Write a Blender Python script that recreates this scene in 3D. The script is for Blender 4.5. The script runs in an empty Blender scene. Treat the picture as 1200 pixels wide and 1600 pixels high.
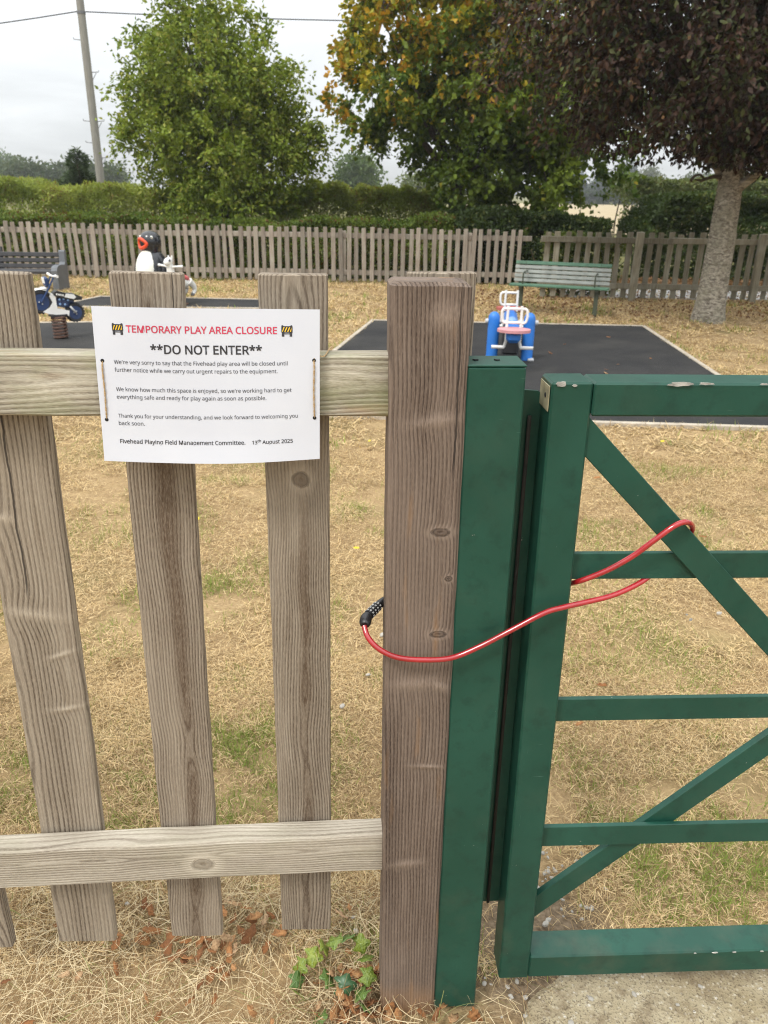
import bpy, bmesh, math, random
import numpy as np
from math import sin, cos, pi, radians, atan2, sqrt, hypot
from mathutils import Matrix, Vector, noise as mnoise

scene = bpy.context.scene
COL = scene.collection
random.seed(7)

# ------------------------------------------------------------------ camera
CAM_H = 1.5
cd = bpy.data.cameras.new('camera')
cam = bpy.data.objects.new('camera', cd)
COL.objects.link(cam)
cd.sensor_fit = 'VERTICAL'
cd.sensor_height = 36.0
cd.lens = 27.045
cd.clip_start = 0.02
cd.clip_end = 3000
cam.matrix_world = Matrix(((0.99985, -0.017301, 0.0, 0.0),
                           (0.006644, 0.383963, -0.923324, 0.0),
                           (0.015974, 0.923186, 0.384021, CAM_H),
                           (0, 0, 0, 1)))
cd.dof.use_dof = True
cd.dof.focus_distance = 1.10
cd.dof.aperture_fstop = 11.5
scene.camera = cam

# ------------------------------------------------------------------ sky, sun, exposure
SUN_EL, SUN_AZ = radians(52), radians(-140)      # azimuth from +Y, clockwise seen from above
world = bpy.data.worlds.new('World')
scene.world = world
world.use_nodes = True
wt = world.node_tree
wt.nodes.clear()
def wn(t): return wt.nodes.new(t)
w_out = wn('ShaderNodeOutputWorld'); w_bg = wn('ShaderNodeBackground')
w_sky = wn('ShaderNodeTexSky'); w_sky.sky_type = 'NISHITA'; w_sky.sun_disc = False
w_sky.sun_elevation = SUN_EL; w_sky.sun_rotation = SUN_AZ
w_bg.inputs['Strength'].default_value = 0.1
w_tc = wn('ShaderNodeTexCoord')
w_sep = wn('ShaderNodeSeparateXYZ')
wt.links.new(w_tc.outputs['Generated'], w_sep.inputs[0])
w_cl = wn('ShaderNodeMath'); w_cl.operation = 'MAXIMUM'; w_cl.inputs[1].default_value = 0.0
wt.links.new(w_sep.outputs['Z'], w_cl.inputs[0])
# overcast luminance rises from horizon to zenith
w_gr = wn('ShaderNodeMath'); w_gr.operation = 'MULTIPLY_ADD'
w_gr.inputs[1].default_value = 1.9; w_gr.inputs[2].default_value = 0.60
wt.links.new(w_cl.outputs[0], w_gr.inputs[0])
# soft cloud layers projected on a flat cloud deck
w_add = wn('ShaderNodeMath'); w_add.operation = 'ADD'; w_add.inputs[1].default_value = 0.12
wt.links.new(w_cl.outputs[0], w_add.inputs[0])
w_dx = wn('ShaderNodeMath'); w_dx.operation = 'DIVIDE'
w_dy = wn('ShaderNodeMath'); w_dy.operation = 'DIVIDE'
wt.links.new(w_sep.outputs['X'], w_dx.inputs[0]); wt.links.new(w_add.outputs[0], w_dx.inputs[1])
wt.links.new(w_sep.outputs['Y'], w_dy.inputs[0]); wt.links.new(w_add.outputs[0], w_dy.inputs[1])
w_cmb = wn('ShaderNodeCombineXYZ')
wt.links.new(w_dx.outputs[0], w_cmb.inputs[0]); wt.links.new(w_dy.outputs[0], w_cmb.inputs[1])
w_no = wn('ShaderNodeTexNoise'); w_no.inputs['Scale'].default_value = 0.75
w_no.inputs['Detail'].default_value = 5; w_no.inputs['Roughness'].default_value = 0.55
w_no.inputs['Distortion'].default_value = 0.3
wt.links.new(w_cmb.outputs[0], w_no.inputs['Vector'])
w_mr = wn('ShaderNodeMapRange'); w_mr.inputs[1].default_value = 0.3; w_mr.inputs[2].default_value = 0.7
w_mr.inputs[3].default_value = 7.2; w_mr.inputs[4].default_value = 10.2
wt.links.new(w_no.outputs[0], w_mr.inputs[0])
w_mul = wn('ShaderNodeMath'); w_mul.operation = 'MULTIPLY'
wt.links.new(w_gr.outputs[0], w_mul.inputs[0]); wt.links.new(w_mr.outputs[0], w_mul.inputs[1])
w_col = wn('ShaderNodeVectorMath'); w_col.operation = 'SCALE'
w_col.inputs[0].default_value = (0.975, 1.0, 1.015)
wt.links.new(w_mul.outputs[0], w_col.inputs['Scale'])
w_mix = wn('ShaderNodeMix'); w_mix.data_type = 'RGBA'; w_mix.inputs[0].default_value = 0.92
wt.links.new(w_sky.outputs[0], w_mix.inputs[6]); wt.links.new(w_col.outputs[0], w_mix.inputs[7])
wt.links.new(w_mix.outputs[2], w_bg.inputs['Color'])
wt.links.new(w_bg.outputs[0], w_out.inputs['Surface'])

sd = bpy.data.lights.new('sun', 'SUN')
sd.energy = 1.5; sd.angle = radians(12); sd.color = (1.0, 0.96, 0.9)
sun = bpy.data.objects.new('sun', sd); COL.objects.link(sun)
_d = Vector((sin(SUN_AZ) * cos(SUN_EL), cos(SUN_AZ) * cos(SUN_EL), sin(SUN_EL)))
sun.rotation_euler = (-_d).to_track_quat('-Z', 'Y').to_euler()
sun.location = (0, 0, 30)

vs = scene.view_settings
vs.view_transform = 'Standard'; vs.look = 'None'; vs.gamma = 1.0; vs.use_curve_mapping = False
vs.exposure = 0.50
scene.cycles.max_bounces = 6
scene.cycles.diffuse_bounces = 3
scene.cycles.transparent_max_bounces = 8
scene.cycles.volume_bounces = 0
scene.cycles.use_denoising = True
scene.cycles.denoiser = 'OPENIMAGEDENOISE'
scene.cycles.denoising_input_passes = 'RGB_ALBEDO_NORMAL'
scene.cycles.denoising_prefilter = 'NONE'
scene.cycles.use_adaptive_sampling = False
scene.cycles.filter_width = 1.15

# ================================================================== helpers
class NT:
    """small node-graph builder"""
    def __init__(self, name):
        self.m = bpy.data.materials.new(name); self.m.use_nodes = True
        self.t = self.m.node_tree; self.t.nodes.clear()
        self.out = self.t.nodes.new('ShaderNodeOutputMaterial')
    def n(self, typ, **kw):
        nd = self.t.nodes.new(typ)
        for k, v in kw.items(): setattr(nd, k, v)
        return nd
    def put(self, sock, v):
        if v is None: return
        if isinstance(v, bpy.types.NodeSocket): self.t.links.new(v, sock)
        elif isinstance(v, (int, float)):
            if sock.type in ('RGBA',): sock.default_value = (v, v, v, 1)
            elif sock.type == 'VECTOR': sock.default_value = (v, v, v)
            else: sock.default_value = v
        else:
            v = tuple(v)
            if sock.type == 'RGBA' and len(v) == 3: v = v + (1,)
            sock.default_value = v
    def math(self, op, a, b=None, c=None, clamp=False):
        nd = self.n('ShaderNodeMath', operation=op); nd.use_clamp = clamp
        for i, v in enumerate((a, b, c)): self.put(nd.inputs[i], v)
        return nd.outputs[0]
    def add(self, a, b): return self.math('ADD', a, b)
    def sub(self, a, b): return self.math('SUBTRACT', a, b)
    def mul(self, a, b): return self.math('MULTIPLY', a, b)
    def vscale(self, v, s):
        nd = self.n('ShaderNodeVectorMath', operation='MULTIPLY'); self.put(nd.inputs[0], v); self.put(nd.inputs[1], s); return nd.outputs[0]
    def vadd(self, v, s):
        nd = self.n('ShaderNodeVectorMath', operation='ADD'); self.put(nd.inputs[0], v); self.put(nd.inputs[1], s); return nd.outputs[0]
    def obj(self): return self.n('ShaderNodeTexCoord').outputs['Object']
    def pos(self): return self.n('ShaderNodeNewGeometry').outputs['Position']
    def sep(self, v):
        nd = self.n('ShaderNodeSeparateXYZ'); self.put(nd.inputs[0], v); return nd.outputs
    def comb(self, x, y, z):
        nd = self.n('ShaderNodeCombineXYZ')
        for i, v in enumerate((x, y, z)): self.put(nd.inputs[i], v)
        return nd.outputs[0]
    def noise(self, v, scale=5, detail=3, rough=0.5, dist=0.0):
        nd = self.n('ShaderNodeTexNoise')
        self.put(nd.inputs['Vector'], v); nd.inputs['Scale'].default_value = scale
        nd.inputs['Detail'].default_value = detail; nd.inputs['Roughness'].default_value = rough
        nd.inputs['Distortion'].default_value = dist
        return nd.outputs['Fac']
    def voro(self, v, scale, feature='F1'):
        nd = self.n('ShaderNodeTexVoronoi', feature=feature); self.put(nd.inputs['Vector'], v); nd.inputs['Scale'].default_value = scale
        return nd.outputs['Distance']
    def map(self, v, a, b, c=0.0, d=1.0):
        nd = self.n('ShaderNodeMapRange'); nd.clamp = True
        for i, x in enumerate((v, a, b, c, d)): self.put(nd.inputs[i], x)
        return nd.outputs[0]
    def mix(self, f, a, b, mode='MIX'):
        nd = self.n('ShaderNodeMix', data_type='RGBA', blend_type=mode)
        self.put(nd.inputs[0], f); self.put(nd.inputs[6], a); self.put(nd.inputs[7], b)
        return nd.outputs[2]
    def lerp(self, f, a, b):
        nd = self.n('ShaderNodeMix', data_type='FLOAT')
        self.put(nd.inputs[0], f); self.put(nd.inputs[2], a); self.put(nd.inputs[3], b)
        return nd.outputs[0]
    def ramp(self, f, stops):
        nd = self.n('ShaderNodeValToRGB'); el = nd.color_ramp.elements
        while len(el) < len(stops): el.new(0.5)
        for e, (p, c) in zip(el, stops): e.position = p; e.color = tuple(c) + (1,)
        self.put(nd.inputs[0], f); return nd.outputs[0]
    def attr(self, name):
        return self.n('ShaderNodeAttribute', attribute_name=name).outputs['Color']
    def rnd(self): return self.n('ShaderNodeObjectInfo').outputs['Random']
    def bump(self, h, strength=0.3, dist=0.001):
        nd = self.n('ShaderNodeBump'); nd.inputs['Strength'].default_value = strength; nd.inputs['Distance'].default_value = dist
        self.put(nd.inputs['Height'], h); return nd.outputs[0]
    def bsdf(self, col, rough=0.7, metal=0.0, normal=None, spec=0.5, coat=0.0, sheen=None):
        nd = self.n('ShaderNodeBsdfPrincipled')
        self.put(nd.inputs['Base Color'], col); self.put(nd.inputs['Roughness'], rough); self.put(nd.inputs['Metallic'], metal)
        nd.inputs['Specular IOR Level'].default_value = spec
        nd.inputs['Coat Weight'].default_value = coat
        if normal is not None: self.put(nd.inputs['Normal'], normal)
        self.t.links.new(nd.outputs[0], self.out.inputs['Surface'])
        return self.m

def simple_mat(name, col, rough=0.6, var=0.15, scale=8, metal=0.0, spec=0.5, bump=0.0, coat=0.0):
    g = NT(name); v = g.obj()
    f = g.noise(v, scale, 4)
    c = g.mix(g.map(f, 0.3, 0.7), [x * (1 - var) for x in col], [min(1, x * (1 + var)) for x in col])
    nrm = g.bump(g.noise(v, scale * 12, 3), bump, 0.002) if bump else None
    return g.bsdf(c, rough, metal, nrm, spec, coat)

class MB:
    def __init__(self): self.v = []; self.f = []; self.mi = []; self.cur = 0
    def add(self, vs, fs):
        o = len(self.v); self.v += [tuple(p) for p in vs]; self.f += [tuple(i + o for i in f) for f in fs]
        self.mi += [self.cur] * len(fs); return self
    def box(self, c, s, ch=0.0, R=None):
        hx, hy, hz = (x / 2 for x in s); h = (hx, hy, hz); c = Vector(c)
        R = R or Matrix.Identity(3)
        if ch <= 0:
            V = [(sx * hx, sy * hy, sz * hz) for sx in (-1, 1) for sy in (-1, 1) for sz in (-1, 1)]
            F = [(0, 1, 3, 2), (4, 6, 7, 5), (0, 4, 5, 1), (2, 3, 7, 6), (0, 2, 6, 4), (1, 5, 7, 3)]
        else:
            ch = min(ch, min(h) * 0.9)
            V = []; ix = {}
            for sx in (-1, 1):
                for sy in (-1, 1):
                    for sz in (-1, 1):
                        for a in range(3):
                            p = [sx * hx, sy * hy, sz * hz]
                            for b in range(3):
                                if b != a: p[b] -= (sx, sy, sz)[b] * ch
                            ix[(sx, sy, sz, a)] = len(V); V.append(p)
            F = []
            S = (-1, 1)
            for a in range(3):
                b, d = [i for i in range(3) if i != a]
                for s in S:
                    q = []
                    for (u, w) in ((-1, -1), (1, -1), (1, 1), (-1, 1)):
                        k = [0, 0, 0]; k[a] = s; k[b] = u; k[d] = w; q.append(ix[tuple(k) + (a,)])
                    F.append(q)
                for u in S:
                    for w in S:
                        k1 = [0, 0, 0]; k1[b] = u; k1[d] = w; k2 = list(k1); k1[a] = -1; k2[a] = 1
                        F.append((ix[tuple(k1) + (b,)], ix[tuple(k2) + (b,)], ix[tuple(k2) + (d,)], ix[tuple(k1) + (d,)]))
            for sx in S:
                for sy in S:
                    for sz in S: F.append(tuple(ix[(sx, sy, sz, a)] for a in range(3)))
        return self.add([R @ Vector(p) + c for p in V], F)
    def tube(self, pts, r, n=8, cap=True):
        pts = [Vector(p) for p in pts]; m = len(pts)
        rs = r if hasattr(r, '__len__') else [r] * m
        V = []; F = []
        t0 = (pts[1] - pts[0]).normalized()
        up = Vector((0, 0, 1)) if abs(t0.z) < 0.9 else Vector((1, 0, 0))
        a = t0.cross(up).normalized()
        for i, p in enumerate(pts):
            t = (pts[min(i + 1, m - 1)] - pts[max(i - 1, 0)])
            t = t.normalized() if t.length > 1e-9 else t0
            a = (a - t * a.dot(t)); a = a.normalized() if a.length > 1e-6 else t.orthogonal().normalized()
            b = t.cross(a)
            for k in range(n):
                an = 2 * pi * k / n
                V.append(p + (a * cos(an) + b * sin(an)) * rs[i])
        for i in range(m - 1):
            for k in range(n):
                F.append((i * n + k, i * n + (k + 1) % n, (i + 1) * n + (k + 1) % n, (i + 1) * n + k))
        if cap: F.append(tuple(range(n - 1, -1, -1))); F.append(tuple((m - 1) * n + k for k in range(n)))
        return self.add(V, F)
    def lathe(self, prof, n=16, M=None):
        M = M or Matrix.Identity(4); V = []; F = []
        for (r, z) in prof:
            for k in range(n): V.append(M @ Vector((r * cos(2 * pi * k / n), r * sin(2 * pi * k / n), z)))
        for i in range(len(prof) - 1):
            for k in range(n): F.append((i * n + k, i * n + (k + 1) % n, (i + 1) * n + (k + 1) % n, (i + 1) * n + k))
        F.append(tuple(range(n - 1, -1, -1))); F.append(tuple((len(prof) - 1) * n + k for k in range(n)))
        return self.add(V, F)
    def ell(self, c, r, n=16, m=10, R=None):
        R = R or Matrix.Identity(3); c = Vector(c)
        V = [R @ Vector((0, 0, -r[2])) + c]; F = []
        for i in range(1, m):
            th = -pi / 2 + pi * i / m
            for k in range(n):
                an = 2 * pi * k / n
                V.append(R @ Vector((r[0] * cos(th) * cos(an), r[1] * cos(th) * sin(an), r[2] * sin(th))) + c)
        V.append(R @ Vector((0, 0, r[2])) + c); L = len(V) - 1
        for k in range(n):
            F.append((0, 1 + (k + 1) % n, 1 + k)); F.append((L, L - n + k, L - n + (k + 1) % n))
        for i in range(m - 2):
            for k in range(n):
                F.append((1 + i * n + k, 1 + i * n + (k + 1) % n, 1 + (i + 1) * n + (k + 1) % n, 1 + (i + 1) * n + k))
        return self.add(V, F)
    def prism(self, outline, y0, y1, M=None):
        """outline in (x,z), extruded along y"""
        M = M or Matrix.Identity(4); n = len(outline)
        V = [M @ Vector((x, y0, z)) for x, z in outline] + [M @ Vector((x, y1, z)) for x, z in outline]
        F = [tuple(range(n)), tuple(range(2 * n - 1, n - 1, -1))] + [(i, n + i, n + (i + 1) % n, (i + 1) % n) for i in range(n)]
        return self.add(V, F)
    def mesh(self, name, mats, smooth=False, sharp=None):
        me = bpy.data.meshes.new(name)
        me.from_pydata([tuple(p) for p in self.v], [], self.f)
        bm = bmesh.new(); bm.from_mesh(me)
        bmesh.ops.recalc_face_normals(bm, faces=bm.faces[:])
        if sharp is not None:
            for e in bm.edges:
                if len(e.link_faces) == 2 and e.calc_face_angle(0) > sharp: e.smooth = False
        bm.to_mesh(me); bm.free()
        mats = mats if isinstance(mats, (list, tuple)) else [mats]
        for m in mats: me.materials.append(m)
        if len(mats) > 1: me.polygons.foreach_set('material_index', self.mi)
        if smooth: me.polygons.foreach_set('use_smooth', [True] * len(me.polygons))
        return me
    def build(self, name, mats, parent=None, smooth=False, sharp=radians(40)):
        return link(name, self.mesh(name, mats, smooth, sharp if smooth else None), parent)

def link(name, me, parent=None, loc=(0, 0, 0), rot=(0, 0, 0)):
    o = bpy.data.objects.new(name, me); COL.objects.link(o)
    o.location = loc; o.rotation_euler = rot
    if parent is not None: o.parent = parent
    return o
def tag(o, label, cat, group=None, kind=None):
    o['label'] = label; o['category'] = cat
    if group: o['group'] = group
    if kind: o['kind'] = kind
    return o
def thing(name, label, cat, loc=(0, 0, 0), rz=0.0, group=None):
    o = bpy.data.objects.new(name, None); COL.objects.link(o)
    o.empty_display_size = 0.05
    o.location = loc; o.rotation_euler = (0, 0, rz)
    return tag(o, label, cat, group)
def kind(o, k): o['kind'] = k; return o
def rotm(ax, a): return Matrix.Rotation(a, 3, ax)

# fast mesh from numpy arrays; every face has k corners
def np_mesh(name, V, F, mat, colors=None, smooth=False):
    V = np.ascontiguousarray(V, dtype=np.float32); F = np.ascontiguousarray(F, dtype=np.int32)
    me = bpy.data.meshes.new(name); k = F.shape[1]
    me.vertices.add(len(V)); me.vertices.foreach_set('co', V.ravel())
    me.loops.add(F.size); me.loops.foreach_set('vertex_index', F.ravel())
    me.polygons.add(len(F)); me.polygons.foreach_set('loop_start', np.arange(0, F.size, k, dtype=np.int32))
    if colors is not None:
        at = me.color_attributes.new('col', 'FLOAT_COLOR', 'POINT')
        c = np.ones((len(V), 4), dtype=np.float32); c[:, :3] = colors
        at.data.foreach_set('color', c.ravel())
    if smooth: me.polygons.foreach_set('use_smooth', np.ones(len(F), dtype=bool))
    me.materials.append(mat)
    me.update(calc_edges=True)
    return me

def vnoise(x, y, seed=0):
    """2-D value noise on arrays, 0..1"""
    xi = np.floor(x).astype(np.int64); yi = np.floor(y).astype(np.int64)
    fx = x - xi; fy = y - yi; fx = fx * fx * (3 - 2 * fx); fy = fy * fy * (3 - 2 * fy)
    def h(a, b):
        n = (a * 374761393 + b * 668265263 + seed * 1442695041) & 0xffffffff
        n = ((n ^ (n >> 13)) * 1274126177) & 0xffffffff
        return ((n ^ (n >> 16)) & 0xffff) / 65535.0
    return (h(xi, yi) * (1 - fx) + h(xi + 1, yi) * fx) * (1 - fy) + (h(xi, yi + 1) * (1 - fx) + h(xi + 1, yi + 1) * fx) * fy

def unit(a): return a / np.maximum(np.linalg.norm(a, axis=1, keepdims=True), 1e-9)

def leaf_arrays(rng, P, D, L, W, fold=0.25):
    n = len(P); D = unit(D)
    R = unit(rng.normal(size=(n, 3))); S = unit(np.cross(D, R)); N = np.cross(S, D)
    L = np.broadcast_to(L, (n,))[:, None]; W = np.broadcast_to(W, (n,))[:, None]
    a = P; t = P + D * L - N * L * 0.12
    m = P + D * L * 0.45
    l = m + S * W * 0.5 + N * W * fold; r = m - S * W * 0.5 + N * W * fold
    V = np.stack([a, l, t, r], axis=1).reshape(-1, 3)
    i = np.arange(n)[:, None] * 4
    F = np.concatenate([i + np.array([[0, 2, 1]]), i + np.array([[0, 3, 2]])], axis=0)
    return V, F

def leaf_mat(name, trans=0.35, rough=0.5):
    g = NT(name); c = g.attr('col')
    p = g.n('ShaderNodeBsdfPrincipled'); g.put(p.inputs['Base Color'], c); p.inputs['Roughness'].default_value = rough
    p.inputs['Specular IOR Level'].default_value = 0.22
    t = g.n('ShaderNodeBsdfTranslucent'); g.put(t.inputs['Color'], g.mix(1.0, c, (1.0, 0.95, 0.55), 'MULTIPLY'))
    mx = g.n('ShaderNodeMixShader'); mx.inputs[0].default_value = trans
    g.t.links.new(p.outputs[0], mx.inputs[1]); g.t.links.new(t.outputs[0], mx.inputs[2])
    g.t.links.new(mx.outputs[0], g.out.inputs['Surface'])
    return g.m
LEAF = leaf_mat('leaf_surface')
LEAF_DARK = leaf_mat('dark_leaf_surface', 0.15, 0.6)
DRY = leaf_mat('dry_grass_surface', 0.25, 0.75)

# ------------------------------------------------------------------ wood
def wood_mat(name, seed=0.0, along='Z', freq=1500.0, axis=(0.0, 0.03), tilt=0.0, knots=(), pale=(.40, .35, .29), mid=(.27, .225, .18), dark=(.11, .082, .06),
             green=0.0, heart=0.0, cracks=(), warp=0.012, bump=0.55, orange=0.0, low_stain=None, streak=0.5, creases=()):
    """weathered sawn board: rings of an off-centre log cut by the face, bent round knots.  Object space, metres."""
    g = NT(name); o = g.sep(g.obj())
    if along == 'Z': X, Y, Z = o[0], o[1], o[2]
    else: X, Y, Z = o[2], o[1], o[0]
    base = g.comb(g.add(X, seed * 3.7), g.add(Y, seed * 1.3), g.add(Z, seed * 2.1))
    wz = g.vscale(base, (6.0, 6.0, 2.7))
    nx = g.sub(g.noise(wz, 1.0, 2), 0.5)
    ny = g.sub(g.noise(g.vadd(wz, (7.3, 3.1, 5.5)), 1.0, 2), 0.5)
    xx = g.add(g.sub(X, axis[0]), g.mul(nx, warp * 2.2))
    yy = g.add(g.add(Y, axis[1]), g.add(g.mul(ny, warp * 3.2), g.mul(Z, tilt)))
    r = g.math('SQRT', g.add(g.mul(xx, xx), g.mul(yy, yy)))
    jit = g.mul(g.sub(g.noise(g.vscale(base, (60, 60, 4)), 1.0, 2), 0.5), 1.1)
    ph = g.add(g.mul(r, freq), jit)
    kmask = None; halo = None
    for (kx, kz, ka, kb) in knots:
        dx = g.math('DIVIDE', g.sub(X, kx), ka); dz = g.math('DIVIDE', g.sub(Z, kz), kb)
        d = g.add(g.math('SQRT', g.add(g.mul(dx, dx), g.mul(dz, dz))), g.mul(g.sub(g.noise(g.vscale(base, (90, 90, 60)), 1, 2), .5), .5))
        # deflect the grain phase smoothly round the knot
        w = g.math('EXPONENT', g.mul(g.mul(d, d), -0.30))
        ph = g.add(ph, g.mul(w, 6.0))
        wk = g.map(d, 0.85, 1.25, 1.0, 0.0)
        ph = g.lerp(wk, ph, g.add(g.mul(d, 8.0), jit))
        kmask = wk if kmask is None else g.math('MAXIMUM', kmask, wk)
        hl = g.mul(g.map(d, 0.9, 1.3, 0.0, 1.0), g.map(d, 1.3, 2.4, 1.0, 0.0))
        halo = hl if halo is None else g.math('MAXIMUM', halo, hl)
    crs = None
    for (cx, cz, ka, kb, am, sl) in creases:
        dx = g.math('DIVIDE', g.sub(X, cx), ka); zc = g.sub(g.sub(Z, cz), g.add(g.mul(g.sub(X, cx), sl), g.mul(nx, .02)))
        dz = g.math('DIVIDE', zc, kb)
        ph = g.add(ph, g.mul(g.math('EXPONENT', g.mul(g.add(g.mul(dx, dx), g.mul(dz, g.mul(dz, .10))), -1.0)), am))
        w = g.math('EXPONENT', g.mul(g.add(g.mul(dx, dx), g.mul(dz, dz)), -1.2))
        crs = w if crs is None else g.math('MAXIMUM', crs, w)
    s = g.add(g.mul(g.math('SINE', ph), 0.5), 0.5)
    fib = g.noise(g.vscale(base, (420, 420, 9)), 1.0, 3, 0.6)
    fib2 = g.noise(g.vscale(base, (1300, 1300, 120)), 1.0, 2, 0.6)
    band = g.noise(g.vscale(base, (30, 30, 1.6)), 1.0, 3)
    big = g.noise(g.vscale(base, (7, 7, 2.2)), 1.0, 3)
    c = g.mix(g.map(fib, 0.3, 0.72), mid, pale)
    c = g.mix(g.mul(g.map(s, 0.52, 0.95), g.map(band, .3, .62, .30, 1.0)), c, dark)
    c = g.mix(g.mul(g.map(band, 0.48, 0.72), streak), c, [a * .6 + b * .4 for a, b in zip(dark, mid)])
    if heart > 0:
        hm = g.mul(g.map(r, 0.008 + heart * .012, 0.006, 0.0, 1.0), 0.75)
        c = g.mix(hm, c, [dark[0] * 1.35, dark[1] * 1.25, dark[2] * 1.1])
    c = g.mix(g.mul(g.map(fib2, .45, .75), .38), c, [min(1, x * 1.5) for x in pale])
    c = g.mix(g.mul(g.map(big, .5, .75), .35), c, [x * 1.25 for x in pale])
    if orange > 0:
        om = g.mul(g.map(g.noise(g.vscale(base, (40, 40, 5)), 1.0, 3), 0.62, 0.75), orange)
        c = g.mix(om, c, (.36, .19, .07))
    if green > 0:
        gm = g.mul(g.map(g.noise(g.vscale(base, (14, 14, 6)), 1.0, 5, .65), 0.48, 0.72), green)
        c = g.mix(gm, c, (.22, .235, .11))
    if kmask is not None:
        c = g.mix(g.mul(halo, 0.45), c, [min(1, x * 1.35) for x in pale])
        c = g.mix(g.mul(kmask, 0.42), c, [x * 1.15 for x in dark])
    if crs is not None: c = g.mix(g.mul(crs, g.map(fib2, .35, .65, .25, .75)), c, [min(1, x * 1.45) for x in pale])
    if low_stain:
        c = g.mix(g.mul(g.map(g.add(Z, g.mul(g.noise(g.vscale(base, (22, 22, 22)), 1, 3), .06)), low_stain[0], low_stain[1], 1.0, 0.0), .6), c, low_stain[2])
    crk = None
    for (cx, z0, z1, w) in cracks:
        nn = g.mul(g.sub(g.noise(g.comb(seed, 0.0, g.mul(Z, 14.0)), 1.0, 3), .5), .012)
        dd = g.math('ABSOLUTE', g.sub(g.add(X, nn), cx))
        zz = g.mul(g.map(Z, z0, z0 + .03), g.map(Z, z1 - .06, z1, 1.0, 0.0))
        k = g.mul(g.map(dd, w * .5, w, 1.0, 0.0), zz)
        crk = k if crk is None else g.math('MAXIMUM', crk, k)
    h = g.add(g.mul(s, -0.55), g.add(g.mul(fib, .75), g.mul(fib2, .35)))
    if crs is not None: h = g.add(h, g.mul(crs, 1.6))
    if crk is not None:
        c = g.mix(g.mul(crk, .85), c, (.03, .024, .02)); h = g.sub(h, g.mul(crk, 3.0))  # shade inside each crack painted into the colour as dark brown, plus bump
    return g.bsdf(c, 0.82, 0, g.bump(h, bump, 0.0014), 0.25)

def far_wood_mat(name, pale, dark):
    g = NT(name); v = g.obj(); rd = g.rnd()
    o = g.sep(v)
    base = g.comb(g.add(o[0], g.mul(rd, 53.0)), g.add(o[1], g.mul(rd, 17.0)), o[2])
    f = g.noise(g.vscale(base, (90, 90, 5)), 1, 4)
    b = g.noise(g.vscale(base, (9, 9, 4)), 1, 3)
    c = g.mix(g.map(f, .3, .7), dark, pale)
    c = g.mix(g.map(b, .45, .7, 0, .5), c, (.34, .33, .27))
    hs = g.n('ShaderNodeHueSaturation'); g.put(hs.inputs['Value'], g.map(rd, 0, 1, .72, 1.25)); g.put(hs.inputs['Color'], c)
    return g.bsdf(hs.outputs[0], .85, 0, g.bump(f, .4, .002), .2)

def plank(L, w, t, n=30, ch=0.003, amp=0.0008, seed=0.0, along='Z', bow=0.0, cup=0.0):
    """sawn board with worn, slightly wavy arrises. Length along local z (0..L) or x."""
    mb = MB(); hw, ht = w / 2, t / 2
    sec = [(-hw + ch, -ht), (-hw * .33, -ht), (hw * .33, -ht), (hw - ch, -ht), (hw, -ht + ch), (hw, ht - ch), (hw - ch, ht), (-hw + ch, ht), (-hw, ht - ch), (-hw, -ht + ch)]
    m = len(sec); V = []; F = []
    for i in range(n + 1):
        z = L * i / n
        for k, (x, y) in enumerate(sec):
            q = Vector((x * 30 + seed * 11, y * 30, z * 16 + seed * 5))
            dx = mnoise.noise(q) * amp; dy = mnoise.noise(q + Vector((9, 4, 2))) * amp
            dz = mnoise.noise(q + Vector((3, 8, 1))) * amp * 1.6 if i in (0, n) else 0
            b = bow * sin(pi * z / L)
            p = (x + dx + b, y + dy, z + dz)
            V.append(p if along == 'Z' else (p[2], p[1], p[0]))
    for i in range(n):
        for k in range(m):
            F.append((i * m + k, i * m + (k + 1) % m, (i + 1) * m + (k + 1) % m, (i + 1) * m + k))
    # slightly domed end grain with chamfer
    for (row, s) in ((0, -1), (n, 1)):
        o = len(V)
        for k in range(m):
            p = Vector(V[row * m + k])
            if along == 'Z': q = Vector((p.x * (1 - ch / hw), p.y * (1 - ch / ht), p.z + s * ch * .8))
            else: q = Vector((p.x + s * ch * .8, p.y * (1 - ch / ht), p.z * (1 - ch / hw)))
            V.append(tuple(q))
        for k in range(m): F.append((row * m + k, row * m + (k + 1) % m, o + (k + 1) % m, o + k))
        F.append(tuple(o + k for k in range(m)))
    return mb.add(V, F)

# ================================================================== GROUND
def ground_mat():
    g = NT('ground_dry_lawn'); p = g.pos()
    a = g.noise(p, 1.3, 5, .6); b = g.noise(g.vscale(p, (1, 1, 1)), 14, 4, .6); c = g.noise(p, 90, 3, .7)
    col = g.mix(g.map(c, .3, .7), (.19, .125, .065), (.40, .285, .15))
    col = g.mix(g.map(b, .42, .66, 0, .65), col, (.34, .245, .125))
    col = g.mix(g.map(a, .52, .68, 0, .5), col, (.13, .125, .045))
    s = g.sep(p)
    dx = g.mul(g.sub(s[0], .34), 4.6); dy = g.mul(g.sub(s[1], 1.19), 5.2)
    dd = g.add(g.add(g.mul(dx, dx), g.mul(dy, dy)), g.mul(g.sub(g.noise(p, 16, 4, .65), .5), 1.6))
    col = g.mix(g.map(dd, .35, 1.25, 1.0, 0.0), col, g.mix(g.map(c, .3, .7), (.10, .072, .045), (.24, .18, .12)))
    far = g.map(s[1], 14.5, 15.1)
    col = g.mix(far, col, g.mix(g.map(a, .3, .7), (.10, .105, .035), (.17, .15, .06)))
    return g.bsdf(col, .95, 0, g.bump(g.add(c, g.mul(b, 2)), .6, .01), .1)
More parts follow.
